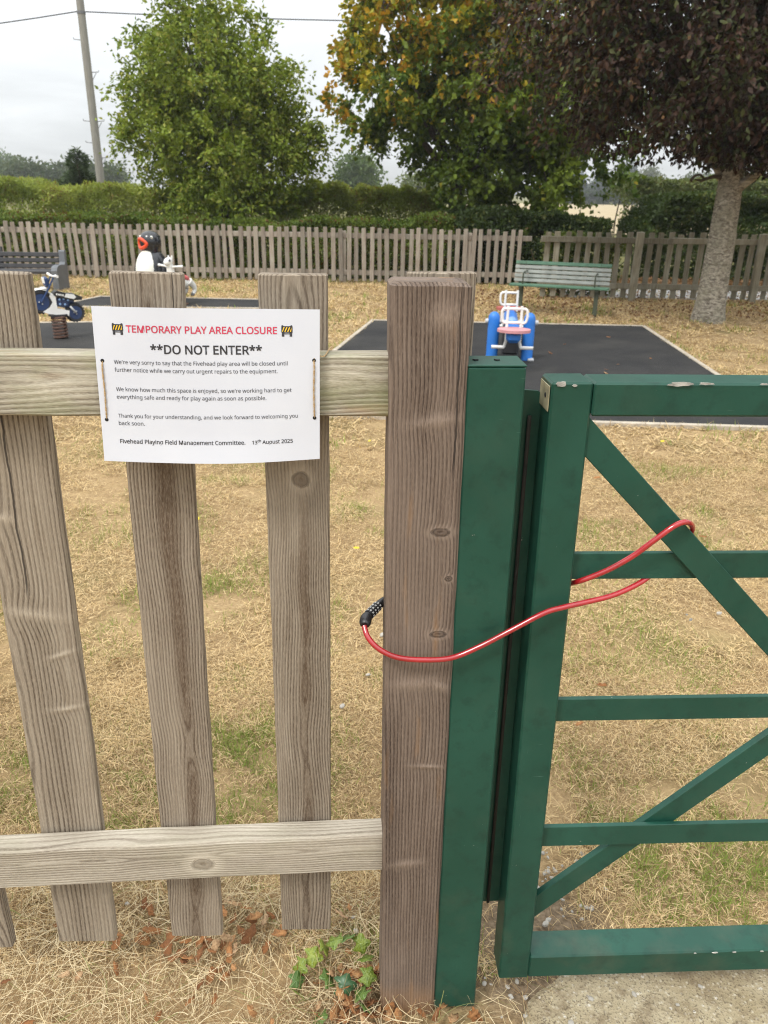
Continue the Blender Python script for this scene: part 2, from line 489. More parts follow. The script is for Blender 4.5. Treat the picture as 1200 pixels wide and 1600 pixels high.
def ground():
    # one sheet to the horizon, finer near the fence so that it can be uneven there
    xs = np.unique(np.concatenate([np.linspace(-900, -12, 14), np.linspace(-12, 12, 121), np.linspace(12, 900, 14)]))
    ys = np.unique(np.concatenate([np.linspace(-300, -3, 10), np.linspace(-3, 3.4, 41), np.linspace(3.4, 18, 60), np.linspace(18, 1500, 20)]))
    X, Y = np.meshgrid(xs, ys)
    Z = (vnoise(X * 2.2, Y * 2.2, 3) - .5) * .02 * np.exp(-((Y - 2) / 5) ** 2) - .008
    V = np.stack([X, Y, Z], -1).reshape(-1, 3); nx = len(xs)
    i, j = np.meshgrid(np.arange(len(xs) - 1), np.arange(len(ys) - 1)); a = (j * nx + i).ravel()
    F = np.stack([a, a + 1, a + nx + 1, a + nx], 1)
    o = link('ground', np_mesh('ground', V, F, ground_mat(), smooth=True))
    kind(o, 'structure'); o['label'] = 'parched straw coloured lawn of the play area'
ground()

GREEN = [(-0.343, 1.69, .22, .9), (-.62, 1.60, .16, .7), (-.685, 2.71, .16, .9), (.857, 1.40, .22, 1.0), (1.15, 1.5, .3, .9), (-.133, 3.69, .16, .6), (-.553, 3.0, .12, .5), (1.09, 2.19, .12, .55),
         (-.99, 1.67, .16, .8), (.54, 1.66, .12, .55), (-1.15, 3.55, .2, .6), (-.2, 2.6, .1, .4), (.35, 4.4, .2, .4), (-1.6, 4.6, .3, .4), (1.4, 3.2, .15, .5), (1.25, 1.85, .12, .6)]
MAT_R = [(-.16, 9.78), (3.15, 9.69), (2.87, 5.25), (-.90, 5.42)]
MAT_L = [(-4.3, 9.10), (-3.30, 9.30), (-2.60, 6.90), (-4.0, 6.70)]
MAT_B = [(-4.45, 10.55), (-4.2, 11.6), (-1.35, 11.55), (-1.6, 10.72)]
def in_poly(x, y, P):
    ins = np.zeros(x.shape, bool); n = len(P)
    for i in range(n):
        x1, y1 = P[i]; x2, y2 = P[(i + 1) % n]
        c = ((y1 > y) != (y2 > y)) & (x < (x2 - x1) * (y - y1) / (y2 - y1 + 1e-12) + x1)
        ins ^= c
    return ins
SLAB = [(.335, 1.075), (.42, 1.125), (.60, 1.122), (1.6, 1.17), (1.6, -.3), (.27, -.3), (.285, .95), (.29, 1.01)]

def grass_patch(name, rng, y0, y1, dens, lmin, lmax, wid, label, seg=2, spread=1.0):
    n_try = 0
    ys = rng.uniform(y0, y1, int(dens * (y1 - y0) * (spread * (y1 * .62 + .55)) * 2))
    xs = rng.uniform(-1, 1, len(ys)) * (spread * (ys * .62 + .55)) + ys * .0
    keep = ~(in_poly(xs, ys, MAT_R) | in_poly(xs, ys, MAT_L) | in_poly(xs, ys, MAT_B) | in_poly(xs, ys, SLAB))
    keep &= rng.uniform(size=len(xs)) < 2 * (spread * (ys * .62 + .55)) / (2 * (spread * (y1 * .62 + .55)))
    # thin at the worn strip under the gate and round the stile
    worn = np.exp(-(((xs - .38) / .16) ** 2 + ((ys - 1.25) / .16) ** 2)); keep &= rng.uniform(size=len(xs)) > worn * .92
    bare = vnoise(xs * 3.1, ys * 3.1, 8) * .6 + vnoise(xs * 9, ys * 9, 9) * .4; keep &= rng.uniform(size=len(xs)) > np.clip((bare - .54) * 4.2, 0, .88)
    x = xs[keep]; y = ys[keep]; n = len(x)
    gr = np.zeros(n)
    for (gx, gy, gs, ga) in GREEN: gr = np.maximum(gr, ga * np.exp(-(((x - gx) ** 2 + ((y - gy) * .8) ** 2) / gs ** 2)))
    gr = .85 * gr * (.15 + 1.5 * vnoise(x * 18, y * 18, 5) ** 1.3) + np.clip((vnoise(x * 2.1, y * 2.1, 11) - .62) * 1.2, 0, .35) + np.clip((vnoise(x * 6, y * 6, 12) - .72) * 1.6, 0, .4)
    isg = rng.uniform(size=n) < np.clip(gr, 0, .9)
    L = rng.uniform(lmin, lmax, n) * np.where(isg, 1.15, 1.0)
    L = L * (.55 + .95 * vnoise(x * 8, y * 8, 31))
    az = rng.uniform(0, 2 * pi, n) + 0; el = np.where(isg, rng.uniform(.5, 1.3, n), np.abs(rng.normal(.18, .35, n)))
    D = np.stack([np.cos(az) * np.cos(el), np.sin(az) * np.cos(el), np.sin(el)], 1)
    S = np.stack([-np.sin(az), np.cos(az), rng.uniform(-.5, .5, n)], 1); S = unit(S)
    z0 = np.where(isg, rng.uniform(-.008, .004, n), rng.uniform(-.006, .016, n)) 
    P = np.stack([x, y, z0], 1)
    t = rng.uniform(size=(n, 1)); u = rng.uniform(size=(n, 1)); tone = vnoise(x * 5, y * 5, 21)[:, None]
    straw = np.array([.575, .42, .21]); pale = np.array([.76, .61, .375]); brown = np.array([.23, .14, .07])
    c = straw * (1 - t * .6) + pale * t * .6
    c = np.where(u < .16 + .50 * tone ** 1.5, c * .35 + brown * .65, c)
    g1 = np.array([.15, .22, .035]); g2 = np.array([.29, .33, .075])
    c = np.where(isg[:, None], g1 * (1 - t) + g2 * t, c) * rng.uniform(.75, 1.15, (n, 1))
    w = (wid * rng.uniform(.6, 1.3, n))[:, None]; Lc = L[:, None]
    bend = np.array([[0, 0, -1.0]]) * (Lc * rng.uniform(.05, .4, (n, 1)))
    if seg == 2:
        m = P + D * Lc * .5; tip = P + D * Lc + bend
        V = np.stack([P - S * w * .5, P + S * w * .5, m + S * w * .42, m - S * w * .42, tip], 1).reshape(-1, 3)
        i = np.arange(n)[:, None] * 5
        F = np.concatenate([i + np.array([[0, 1, 2]]), i + np.array([[0, 2, 3]]), i + np.array([[3, 2, 4]])], 0); k = 5
    else:
        V = np.stack([P - S * w * .5, P + S * w * .5, P + D * Lc + bend * .5], 1).reshape(-1, 3)
        F = np.arange(n)[:, None] * 3 + np.array([[0, 1, 2]]); k = 3
    V[:, 2] = np.maximum(V[:, 2], -.012)
    o = link(name, np_mesh(name, V, F, DRY, np.repeat(c, k, 0)))
    tag(o, label, 'grass', kind='stuff'); return n
rg = np.random.default_rng(3)
grass_patch('grass', rg, 1.10, 2.3, 52000, .012, .040, .0016, 'short dry grass with green tufts just behind the picket fence and gate', 2, 1.35)
grass_patch('grass', rg, 2.3, 4.6, 17000, .018, .050, .0028, 'short bleached grass between the near fence and the black mats', 1, 1.75)
grass_patch('grass', rg, 4.6, 9.0, 3600, .035, .08, .007, 'dry grass round the black rubber mats', 1, 1.75)
grass_patch('grass', rg, 9.0, 14.6, 1500, .04, .10, .013, 'sparse brown grass below the far picket fence', 1, 1.75)

# straw thatch of dead grass outside the fence
def thatch():
    rng = np.random.default_rng(11); n = 20000
    x = rng.uniform(-1.5, .33, n); y = rng.uniform(.55, 1.32, n) 
    keep = ~in_poly(x, y, SLAB) & ~((x > .0) & (x < .20) & (y > 1.0) & (y < 1.12))
    keep &= rng.uniform(size=n) < np.where(x > .12, .35, 1.0)
    keep &= rng.uniform(size=n) > np.clip((vnoise(x * 8, y * 8, 4) - .62) * 3, 0, .8)
    x = x[keep]; y = y[keep]; n = len(x)
    L = rng.uniform(.03, .115, n) * (.8 + .6 * vnoise(x * 5, y * 5, 2)); az = rng.uniform(0, 2 * pi, n)
    el = np.abs(rng.normal(.0, .3, n)); curl = rng.normal(0, 1.3, n); w = rng.uniform(.0008, .0018, n)
    z0 = rng.uniform(-.004, .026, n) * (.5 + vnoise(x * 6, y * 6, 7))
    K = 5; pts = []; dirs = []
    px, py, pz = x.copy(), y.copy(), z0.copy(); a = az.copy()
    for k in range(K):
        pts.append(np.stack([px, py, np.maximum(pz, .0)], 1)); dirs.append(a.copy())
        e = el * (1 - 1.6 * k / (K - 1))
        st = L / (K - 1); px = px + np.cos(a) * np.cos(e) * st; py = py + np.sin(a) * np.cos(e) * st; pz = pz + np.sin(e) * st
        a = a + curl / (K - 1)
    V = np.zeros((n, K, 2, 3))
    tw = rng.uniform(-.8, .8, n)
    for k in range(K):
        s = np.stack([-np.sin(dirs[k]), np.cos(dirs[k]), tw], 1); s = unit(s) * (w * (1 - .55 * k / (K - 1)))[:, None] * .5
        V[:, k, 0] = pts[k] - s; V[:, k, 1] = pts[k] + s
    V = V.reshape(-1, 3); i = np.arange(n)[:, None] * (2 * K)
    F = np.concatenate([i + np.array([[2 * k, 2 * k + 1, 2 * k + 3, 2 * k + 2]]) for k in range(K - 1)], 0)
    t = rng.uniform(size=(n, 1)); u = rng.uniform(size=(n, 1))
    c = np.array([.53, .41, .23]) * (1 - t) + np.array([.74, .63, .42]) * t
    c = np.where(u < .3, np.array([.27, .17, .085]) * (.7 + .6 * t), c); c = np.where(u > .965, np.array([.24, .25, .09]), c)
    o = link('dead_grass', np_mesh('dead_grass', V, F, DRY, np.repeat(c, 2 * K, 0)))
    tag(o, 'tangle of long straw dead grass at the foot of the near fence', 'dead grass', kind='stuff')
thatch()

# bare soil patch and gravel strip by the gate
def concrete_mat():
    g = NT('worn_concrete'); p = g.pos()
    v1 = g.voro(p, 95); v2 = g.voro(g.vadd(p, (3, 1, 0)), 38); n = g.noise(p, 6, 5, .6); f = g.noise(p, 240, 3)
    c = g.mix(g.map(n, .3, .7), (.27, .215, .125), (.40, .345, .235))
    c = g.mix(g.map(v1, .10, .36), (.46, .41, .31), c)
    c = g.mix(g.mul(g.map(g.noise(p, 26, 5, .7), .47, .66), .8), c, (.17, .125, .075))
    c = g.mix(g.map(v2, .09, .14, .75, 0), c, (.58, .54, .47))
    c = g.mix(g.map(f, .54, .66, 0, .75), c, (.10, .075, .05)); c = g.mix(g.map(g.voro(p, 150), .05, .16, .8, 0), c, (.50, .45, .36))
    return g.bsdf(c, .9, 0, g.bump(g.add(g.mul(v1, -.7), g.add(g.mul(f, 1.4), g.mul(n, 2))), .7, .003), .2)
def slab():
    # worn path slab with a crumbling left and back edge
    rng = random.Random(4); P = []
    n = len(SLAB)
    for i in range(n):
        a = Vector(SLAB[i]); b = Vector(SLAB[(i + 1) % n]); m = max(1, int((b - a).length / .03))
        for k in range(m):
            q = a.lerp(b, k / m); P.append((q.x + rng.uniform(-.008, .008), q.y + rng.uniform(-.006, .006)))
    mb = MB(); N = len(P); cx, cy = .9, .4
    V = [(x, y, -.02) for x, y in P] + [(x, y, .008) for x, y in P] + [(x + (cx - x) * .012, y + (cy - y) * .012, .015) for x, y in P]
    F = [(i, (i + 1) % N, N + (i + 1) % N, N + i) for i in range(N)] + [(N + i, N + (i + 1) % N, 2 * N + (i + 1) % N, 2 * N + i) for i in range(N)]
    F.append(tuple(2 * N + i for i in range(N)))
    o = mb.add(V, F).build('concrete_path', concrete_mat()); kind(o, 'structure'); o['label'] = 'worn concrete path slab under the green gate'
slab()

# ---- black rubber surfaces
rub = None
def rubber():
    g = NT('black_rubber'); p = g.pos()
    v = g.voro(p, 160); n = g.noise(p, 2.2, 4); f = g.noise(p, 420, 2)
    c = g.mix(g.map(n, .3, .7), (.022, .022, .023), (.036, .035, .034))
    c = g.mix(g.map(f, .55, .75, 0, .6), c, (.065, .063, .06)); c = g.mix(g.map(g.noise(p, .8, 5, .6), .48, .75, 0, .5), c, (.075, .070, .060))
    return g.bsdf(c, .85, 0, g.bump(g.add(v, f), .5, .003), .15)
rub = rubber()
edging = simple_mat('pale_timber_edging', (.40, .35, .28), .9, .2, 20, bump=.3, spec=.2)
def mat_sheet(P, label):
    mb = MB(); cx = sum(p[0] for p in P) / 4; cy = sum(p[1] for p in P) / 4
    # slab with subdivided sides
    V = []; F = []
    mb.add([(x, y, .0) for x, y in P] + [(x, y, .018) for x, y in P], [(4, 5, 6, 7)] + [(i, (i + 1) % 4, 4 + (i + 1) % 4, 4 + i) for i in range(4)])
    o = mb.build('rubber_surface', rub); kind(o, 'structure'); o['label'] = label
    for i in range(4):
        a = Vector(P[i] + (0,)); b = Vector(P[(i + 1) % 4] + (0,)); d = (b - a); L = d.length; ang = atan2(d.y, d.x)
        nrm = Vector((d.y, -d.x, 0)).normalized(); mid = (a + b) / 2
        if (mid + nrm - Vector((cx, cy, 0))).length < (mid - nrm - Vector((cx, cy, 0))).length: nrm = -nrm
        m = MB(); m.box(mid + nrm * .026 + Vector((0, 0, .008)), (L - (.0 if i % 2 else -.09), .045, .036), .004, rotm('Z', ang))
        m.build('edging_board', edging, o)
    return o
mat_sheet(MAT_R, 'large black rubber safety surface round the blue seesaw')
mat_sheet(MAT_L, 'black rubber safety surface under the motorbike springer')
mat_sheet(MAT_B, 'narrow black rubber strip by the penguin bin')
# ================================================================== NEAR PICKET FENCE
K_YAW = math.atan(.052)
FENCE_O = (0.0, 1.05, 0.0)
def near_fence():
    t = thing('picket_fence', 'weathered grey timber picket fence carrying the white notice, beside the green gate', 'fence', FENCE_O, K_YAW)
    pal = dict(pale=(.335, .287, .222), mid=(.212, .168, .120), dark=(.066, .046, .031), bump=.8)
    # rails, front face at y=0, pickets behind
    rm = wood_mat('rail_wood_upper', 3.1, 'X', 1050, (.008, .018), .012, creases=((-.005, 1.40, .02, .06, 6, 0), (.01, 1.80, .02, .05, 5, 0)), pale=(.40, .365, .29), mid=(.25, .22, .16), dark=(.095, .074, .05), green=.75, warp=.020, orange=.35, bump=.7)
    L = 1.885
    me = plank(L, .086, .038, 60, .003, .0012, 3, 'X').mesh('rail', rm)
    link('rail', me, t, (-1.86, .019, 1.294 - .043), (0, 0, 0))
    rm2 = wood_mat('rail_wood_lower', 5.7, 'X', 1150, (.012, .022), .0, knots=((-.006, 1.545, .013, .018),), pale=(.43, .385, .31), mid=(.31, .27, .215), dark=(.145, .115, .083), green=.15, warp=.014)
    me = plank(L, .086, .046, 60, .004, .0014, 6, 'X').mesh('rail', rm2)
    link('rail', me, t, (-1.86, .0225, .380 - .043), (0, -.030, 0))
    # post, its face proud of the rails
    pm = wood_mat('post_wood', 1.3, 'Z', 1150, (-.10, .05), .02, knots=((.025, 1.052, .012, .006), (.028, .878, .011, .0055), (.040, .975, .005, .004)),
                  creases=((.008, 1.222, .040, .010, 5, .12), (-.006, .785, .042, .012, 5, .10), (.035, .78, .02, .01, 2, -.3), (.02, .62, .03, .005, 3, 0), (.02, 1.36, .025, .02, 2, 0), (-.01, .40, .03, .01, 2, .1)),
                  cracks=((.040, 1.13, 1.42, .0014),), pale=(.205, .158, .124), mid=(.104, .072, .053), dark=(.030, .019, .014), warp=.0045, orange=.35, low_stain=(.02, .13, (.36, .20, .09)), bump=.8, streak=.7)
    mb = plank(1.40, .107, .085, 60, .006, .0013, 9, 'Z'); pme = mb.mesh('post', pm)
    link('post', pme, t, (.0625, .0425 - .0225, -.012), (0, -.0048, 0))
    # pickets: (x at foot, x at head, z foot, z head, width, material)
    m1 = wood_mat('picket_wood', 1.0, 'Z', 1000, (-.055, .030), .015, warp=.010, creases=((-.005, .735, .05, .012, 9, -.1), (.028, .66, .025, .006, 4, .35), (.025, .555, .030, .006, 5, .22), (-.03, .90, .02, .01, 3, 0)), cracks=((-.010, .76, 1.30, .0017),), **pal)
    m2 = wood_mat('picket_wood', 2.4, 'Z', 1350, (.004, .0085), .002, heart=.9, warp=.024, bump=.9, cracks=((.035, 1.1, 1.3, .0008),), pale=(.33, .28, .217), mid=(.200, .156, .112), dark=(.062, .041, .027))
    m3 = wood_mat('picket_wood', 4.2, 'Z', 1350, (.008, .012), .004, knots=((.006, .950, .011, .012),), heart=.5, warp=.022, bump=.9, pale=(.32, .272, .21), mid=(.195, .153, .110), dark=(.062, .042, .028))
    m4 = wood_mat('picket_wood', 6.6, 'Z', 1400, (.02, .05), .01, **pal)
    P = [(-.567, -.5365, .132, 1.392, .109, m1), (-.353, -.3265, .138, 1.393, .098, m2), (-.1375, -.128, .147, 1.393, .096, m3),
         (-.764, -.742, .118, 1.391, .10, m4), (-.96, -.945, .12, 1.39, .10, m2), (-1.16, -1.15, .12, 1.392, .10, m3), (-1.36, -1.36, .12, 1.39, .10, m1), (-1.56, -1.56, .12, 1.39, .10, m4)]
    for i, (x0, x1, z0, z1, w, m) in enumerate(P):
        me = plank(z1 - z0, w, .021, 40, .002, .0011, 20 + i * 3, 'Z', bow=.0015 * (-1) ** i).mesh('picket', m)
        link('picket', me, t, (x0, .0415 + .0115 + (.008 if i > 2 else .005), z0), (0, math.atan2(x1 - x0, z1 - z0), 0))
    me = plank(1.255, .099, .021, 30, .002, .001, 51, 'Z').mesh('picket', m3)
    link('picket', me, t, (.0815, .0655 + .0115 + .02, .139), (0, 0, 0))
    me = plank(1.40, .107, .085, 40, .006, .0013, 77, 'Z').mesh('post', pm)
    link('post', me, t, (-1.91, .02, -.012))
near_fence()

# ================================================================== GREEN GATE
def paint_mat(name='green_paint', wear=1.0):
    g = NT(name); p = g.pos()
    n = g.noise(p, 5, 5, .6); f = g.noise(p, 160, 4, .7)
    c = g.mix(g.map(n, .3, .7), (.0075, .047, .031), (.0140, .070, .047))
    c = g.mix(g.map(g.noise(p, 26, 4, .65), .52, .70, 0, .6), c, (.006, .030, .021))
    # thin scratches and pale flecks
    sc = g.noise(g.vscale(p, (14, 14, 260)), 1, 3, .7); sc2 = g.noise(g.vscale(p, (300, 60, 16)), 1, 3, .7)
    area = g.map(g.noise(p, 7, 3), .5, .66)
    c = g.mix(g.mul(g.mul(g.map(sc, .70, .76), area), .45 * wear), c, (.20, .30, .25))
    c = g.mix(g.mul(g.mul(g.map(sc2, .71, .77), area), .35 * wear), c, (.17, .27, .22))
    c = g.mix(g.mul(g.map(f, .745, .77), .75 * wear), c, (.42, .42, .38))
    # chipped paint near pale knocks
    ch = g.map(g.noise(g.vscale(p, (1.0, 1.0, 1.0)), 34, 5, .7), .715, .725)
    c = g.mix(g.mul(ch, .8 * wear), c, (.36, .34, .30))
    d = g.map(g.noise(p, 11, 5, .6), .5, .75)
    z = g.sep(p)[2]
    c = g.mix(g.mul(g.mul(d, g.map(z, .0, .35, .8, .12)), .75), c, (.085, .085, .055))
    r = g.map(n, .3, .7, .36, .52)
    return g.bsdf(c, r, 0, g.bump(g.add(g.mul(f, .5), g.noise(p, 30, 3)), .16, .002), .32)
PAINT = paint_mat()
CHIP = simple_mat('bare_primer', (.33, .315, .285), .8, .4, 60, bump=.5, spec=.2)
DIRT = simple_mat('grime', (.10, .085, .05), .95, .4, 60)
HOLE = simple_mat('dark_hole', (.01, .01, .01), .9, .1)
BARE = simple_mat('bare_dirty_metal', (.30, .27, .17), .6, .35, 40, metal=.2)
def patch_mesh(pts3, th, n):
    """small raised flake with an irregular outline; pts3 is a list of 3-D outline points, n its outward normal"""
    mb = MB(); N = len(pts3); n = Vector(n)
    mb.add([Vector(p) for p in pts3] + [Vector(p) + n * th for p in pts3], [tuple(range(N, 2 * N))] + [(i, (i + 1) % N, N + (i + 1) % N, N + i) for i in range(N)])
    return mb

def gate():
    t = thing('gate_post', 'square green steel post bolted against the wooden post, left of the gate', 'gate post', (.157, 1.04, 0), K_YAW)
    mb = MB(); R = rotm('Y', -.006)
    mb.box((-.003, .0325, .641), (.081, .065, 1.284), .0025, R); mb.build('post_body', PAINT, t)
    mb = MB(); mb.box((-.0066, .0325, 1.2845), (.0815, .0655, .003), .001, R); mb.build('post_cap', PAINT, t)
    for dx in (-.026, .004):
        m = MB(); m.prism([(-.004, -.003), (.004, 0), (-.001, .003)], -.001, .001, Matrix.Translation((dx - .006, .030, 1.2868)) @ Matrix.Rotation(pi / 2, 4, 'X')); m.build('mark', HOLE, t)
    # finger guard: bent plate behind the gap, rounded upper corner
    o = [(.036, .215), (.085, .215), (.079, 1.222), (.076, 1.230), (.068, 1.236), (.030, 1.238)]
    mb = MB(); mb.prism(o, .062, .0665); mb.build('finger_guard', PAINT, t)
    mb = MB(); mb.tube([(.0625, .056, .22), (.0575, .056, 1.20)], .003, 8); mb.build('hinge_rod', simple_mat('rusty_black', (.022, .017, .011), .9, .3, 60), t, True)

    g = thing('metal_gate', 'green steel gate with diagonal braces and chipped paint on its top bar', 'gate', (.229, 1.052, .0), K_YAW)
    Zt, Zb = 1.261, .065; lean = -.0115
    Rl = rotm('Y', lean)
    W = .62
    def X0(z): return .0135 * (1 - (z - .065) / 1.196)
    mb = MB(); mb.box((.0298 + .0068, .030, (Zt + Zb) / 2), (.0585, .060, Zt - Zb), .003, Rl); mb.build('stile', PAINT, g)
    mb = MB(); mb.box((W + .0068, .030, (Zt + Zb) / 2), (.0585, .060, Zt - Zb), .003, Rl); mb.build('stile', PAINT, g)
    xm = (.0595 + W - .0293) / 2; wl = W - .0293 - .0595
    mb = MB(); mb.box((xm + .001, .030, Zt - .0248), (wl - .001, .059, .0485), .003); mb.build('top_bar', PAINT, g)
    mb = MB(); mb.box((xm + .012, .030, Zb + .030), (wl - .001, .059, .058), .003); mb.build('bottom_bar', PAINT, g)
    for z, h, ex in ((.9675, .045, .001), (.6960, .0455, .005), (.4150, .0465, .009)):
        mb = MB(); mb.box((xm + ex, .022, z), (wl - .001, .009, h), .0012); mb.build('rail', PAINT, g)
    # braces: flat bars, upper one in front of its rail, lower one behind
    def brace(a, b, w, y, th):
        a = Vector((a[0], 0, a[1])); b = Vector((b[0], 0, b[1])); d = b - a; L = d.length; an = -atan2(d.z, d.x)
        m = MB(); m.box(((a.x + b.x) / 2, y, (a.z + b.z) / 2), (L, th, w), .0012, rotm('Y', an)); m.build('brace', PAINT, g)
    brace((.034, 1.207), (.588, .654), .041, .0115, .009)
    brace((.052, .2005), (.592, .738), .042, .0345, .013)
    # weld dirt and knocks
    rng = random.Random(5)
    def knock(cx, cz, w, h, y=-.0012):
        pts = []
        for k in range(14):
            a = 2 * pi * k / 14; r = rng.uniform(.7, 1.15)
            pts.append((cx + w * .5 * r * cos(a), y, cz + h * .5 * r * sin(a)))
        patch_mesh(pts, .0012, (0, -1, 0)).build('paint_chip', CHIP, g)
    for (cx, cz, w, h) in ((.181, 1.2595, .038, .006), (.218, 1.2605, .022, .004), (.013, 1.259, .016, .007), (.032, 1.257, .008, .004), (.30, 1.2602, .012, .003),
                           (.44, .1235, .012, .003), (.40, .1235, .006, .002), (.48, .1232, .008, .0025), (.535, .1232, .007, .0025), (.265, .877, .006, .005), (.257, .886, .004, .003)):
        knock(cx, cz, w, h, .0075 if .8 < cz < .9 else -.0012)
    mb = MB(); mb.box((-.0008, .030, 1.236), (.0012, .050, .036), 0, Rl); mb.build('bare_end_plate', BARE, g)
    m = MB(); m.lathe([(.0035, -.0006), (.0035, .0006)], 12, Matrix.Translation((-.0018, .022, 1.238)) @ Matrix.Rotation(pi / 2, 4, 'Y')); m.build('end_hole', HOLE, g)
gate()

# ================================================================== CABLE LOCK
def catmull(P, sub=8):
    P = [Vector(p) for p in P]; out = []
    for i in range(len(P) - 1):
        p0 = P[max(i - 1, 0)]; p1 = P[i]; p2 = P[i + 1]; p3 = P[min(i + 2, len(P) - 1)]
        for k in range(sub):
            u = k / sub
            out.append(.5 * ((2 * p1) + (-p0 + p2) * u + (2 * p0 - 5 * p1 + 4 * p2 - p3) * u * u + (-p0 + 3 * p1 - 3 * p2 + p3) * u ** 3))
    out.append(P[-1]); return out
def cable_lock():
    t = thing('cable_lock', 'red combination cable lock looped round the wooden post and the green gate', 'lock', (0, 0, 0))
    g = NT('red_cable_sleeve'); v = g.obj()
    n = g.noise(v, 20, 3)
    c = g.mix(g.map(n, .3, .7), (.27, .006, .010), (.40, .014, .02))
    red = g.bsdf(c, .16, 0, g.bump(g.noise(g.vscale(v, (500, 500, 500)), 1, 2), .12, .0006), .6, .6)
    blk = simple_mat('black_plastic', (.012, .012, .013), .38, .2, 60, spec=.5)
    ink = simple_mat('white_numerals', (.72, .72, .70), .6, .1)
    PX = CABLE
    mb = MB(); mb.tube(catmull(PX, 9), .0044, 12); mb.build('cable', red, t, True)
    # lock body: two bent black halves with four dials between
    a, b, c_, d = (Vector(p) for p in LOCK)
    path = catmull([a, b, c_, d], 10)
    # sleeve end at a, body b..c, boot end at d
    mb = MB(); mb.tube(path[0:12], [.0068] * 2 + [.0072] * 10, 14); mb.build('end_sleeve', blk, t, True)
    ax = (c_ - b).normalized()
    for k in range(4):
        p = b.lerp(c_, .08 + .84 * (k + .5) / 4); h = (c_ - b).length * .84 / 4 * .44
        q = ax.to_track_quat('Z', 'Y').to_matrix().to_4x4()
        M = Matrix.Translation(p) @ q
        m = MB(); prof = [(.0074, -h), (.0082, -h * .6), (.0082, h * .6), (.0074, h)]
        m.lathe(prof, 20, M); di = m.build('dial', blk, t)
        m2 = MB()
        for j in range(10):
            an = 2 * pi * j / 10
            for (du, dz) in ((-.0006, 0), (.0006, .0), (0, h * .35), (0, -h * .35)):
                if (j + k) % 3 == 0 and dz > 0: continue
                m2.box((0, 0, 0), (.0004, .0005 if dz == 0 else .0015, h * .75 if dz == 0 else .0004), 0)
                o = len(m2.v) - 8
                for i in range(8):
                    v0 = Vector(m2.v[o + i]); v0 = Vector((.0083, v0.y + du * 1.2, v0.z + dz)) + Vector((v0.x, 0, 0))
                    m2.v[o + i] = tuple(M @ (rotm('Z', an) @ v0))
        m2.build('numerals', ink, di)
    mb = MB(); mb.tube(path[11:21], .0062, 14); mb.build('lock_core', blk, t, True)
    mb = MB(); mb.tube(path[20:], [.0084, .0090, .0094, .0096, .0096, .0095, .0092, .0088, .0080, .0070, .0056], 16); mb.build('end_boot', blk, t, True)
CABLE = [ (-0.0277, 1.0350, 0.8774), (-0.0213, 1.0220, 0.8648), (-0.0042, 1.0130, 0.8501), (0.0236, 1.0100, 0.8376), (0.0634, 1.0120, 0.8324), (0.1083, 1.0170, 0.8335), (0.1522, 1.0210, 0.8528), (0.2003, 1.0260, 0.8805), (0.2484, 1.0330, 0.9068), (0.2781, 1.0380, 0.9146), (0.3145, 1.0480, 0.9187), (0.3566, 1.0600, 0.9242), (0.3938, 1.0730, 0.9349), (0.4216, 1.0870, 0.9462), (0.4515, 1.0980, 0.9729), (0.4700, 1.0940, 1.0051), (0.4723, 1.0800, 1.0321), (0.4541, 1.0600, 1.0510), (0.4335, 1.0520, 1.0489), (0.4038, 1.0510, 1.0226), (0.3802, 1.0560, 0.9963), (0.3497, 1.0580, 0.9730), (0.3233, 1.0620, 0.9561), (0.3061, 1.0680, 0.9448), (0.2972, 1.0920, 0.9274), (0.2872, 1.1280, 0.9058), (0.2689, 1.1400, 0.9003), (0.2186, 1.1550, 0.8889), (0.1548, 1.1600, 0.8788), (0.0897, 1.1600, 0.8714), (0.0458, 1.1500, 0.8698), (0.0152, 1.1250, 0.8781) ]
LOCK = [ (0.0088, 1.1150, 0.8811), (-0.0057, 1.0950, 0.8813), (-0.0235, 1.0600, 0.8800), (-0.0268, 1.0360, 0.8779) ]
cable_lock()

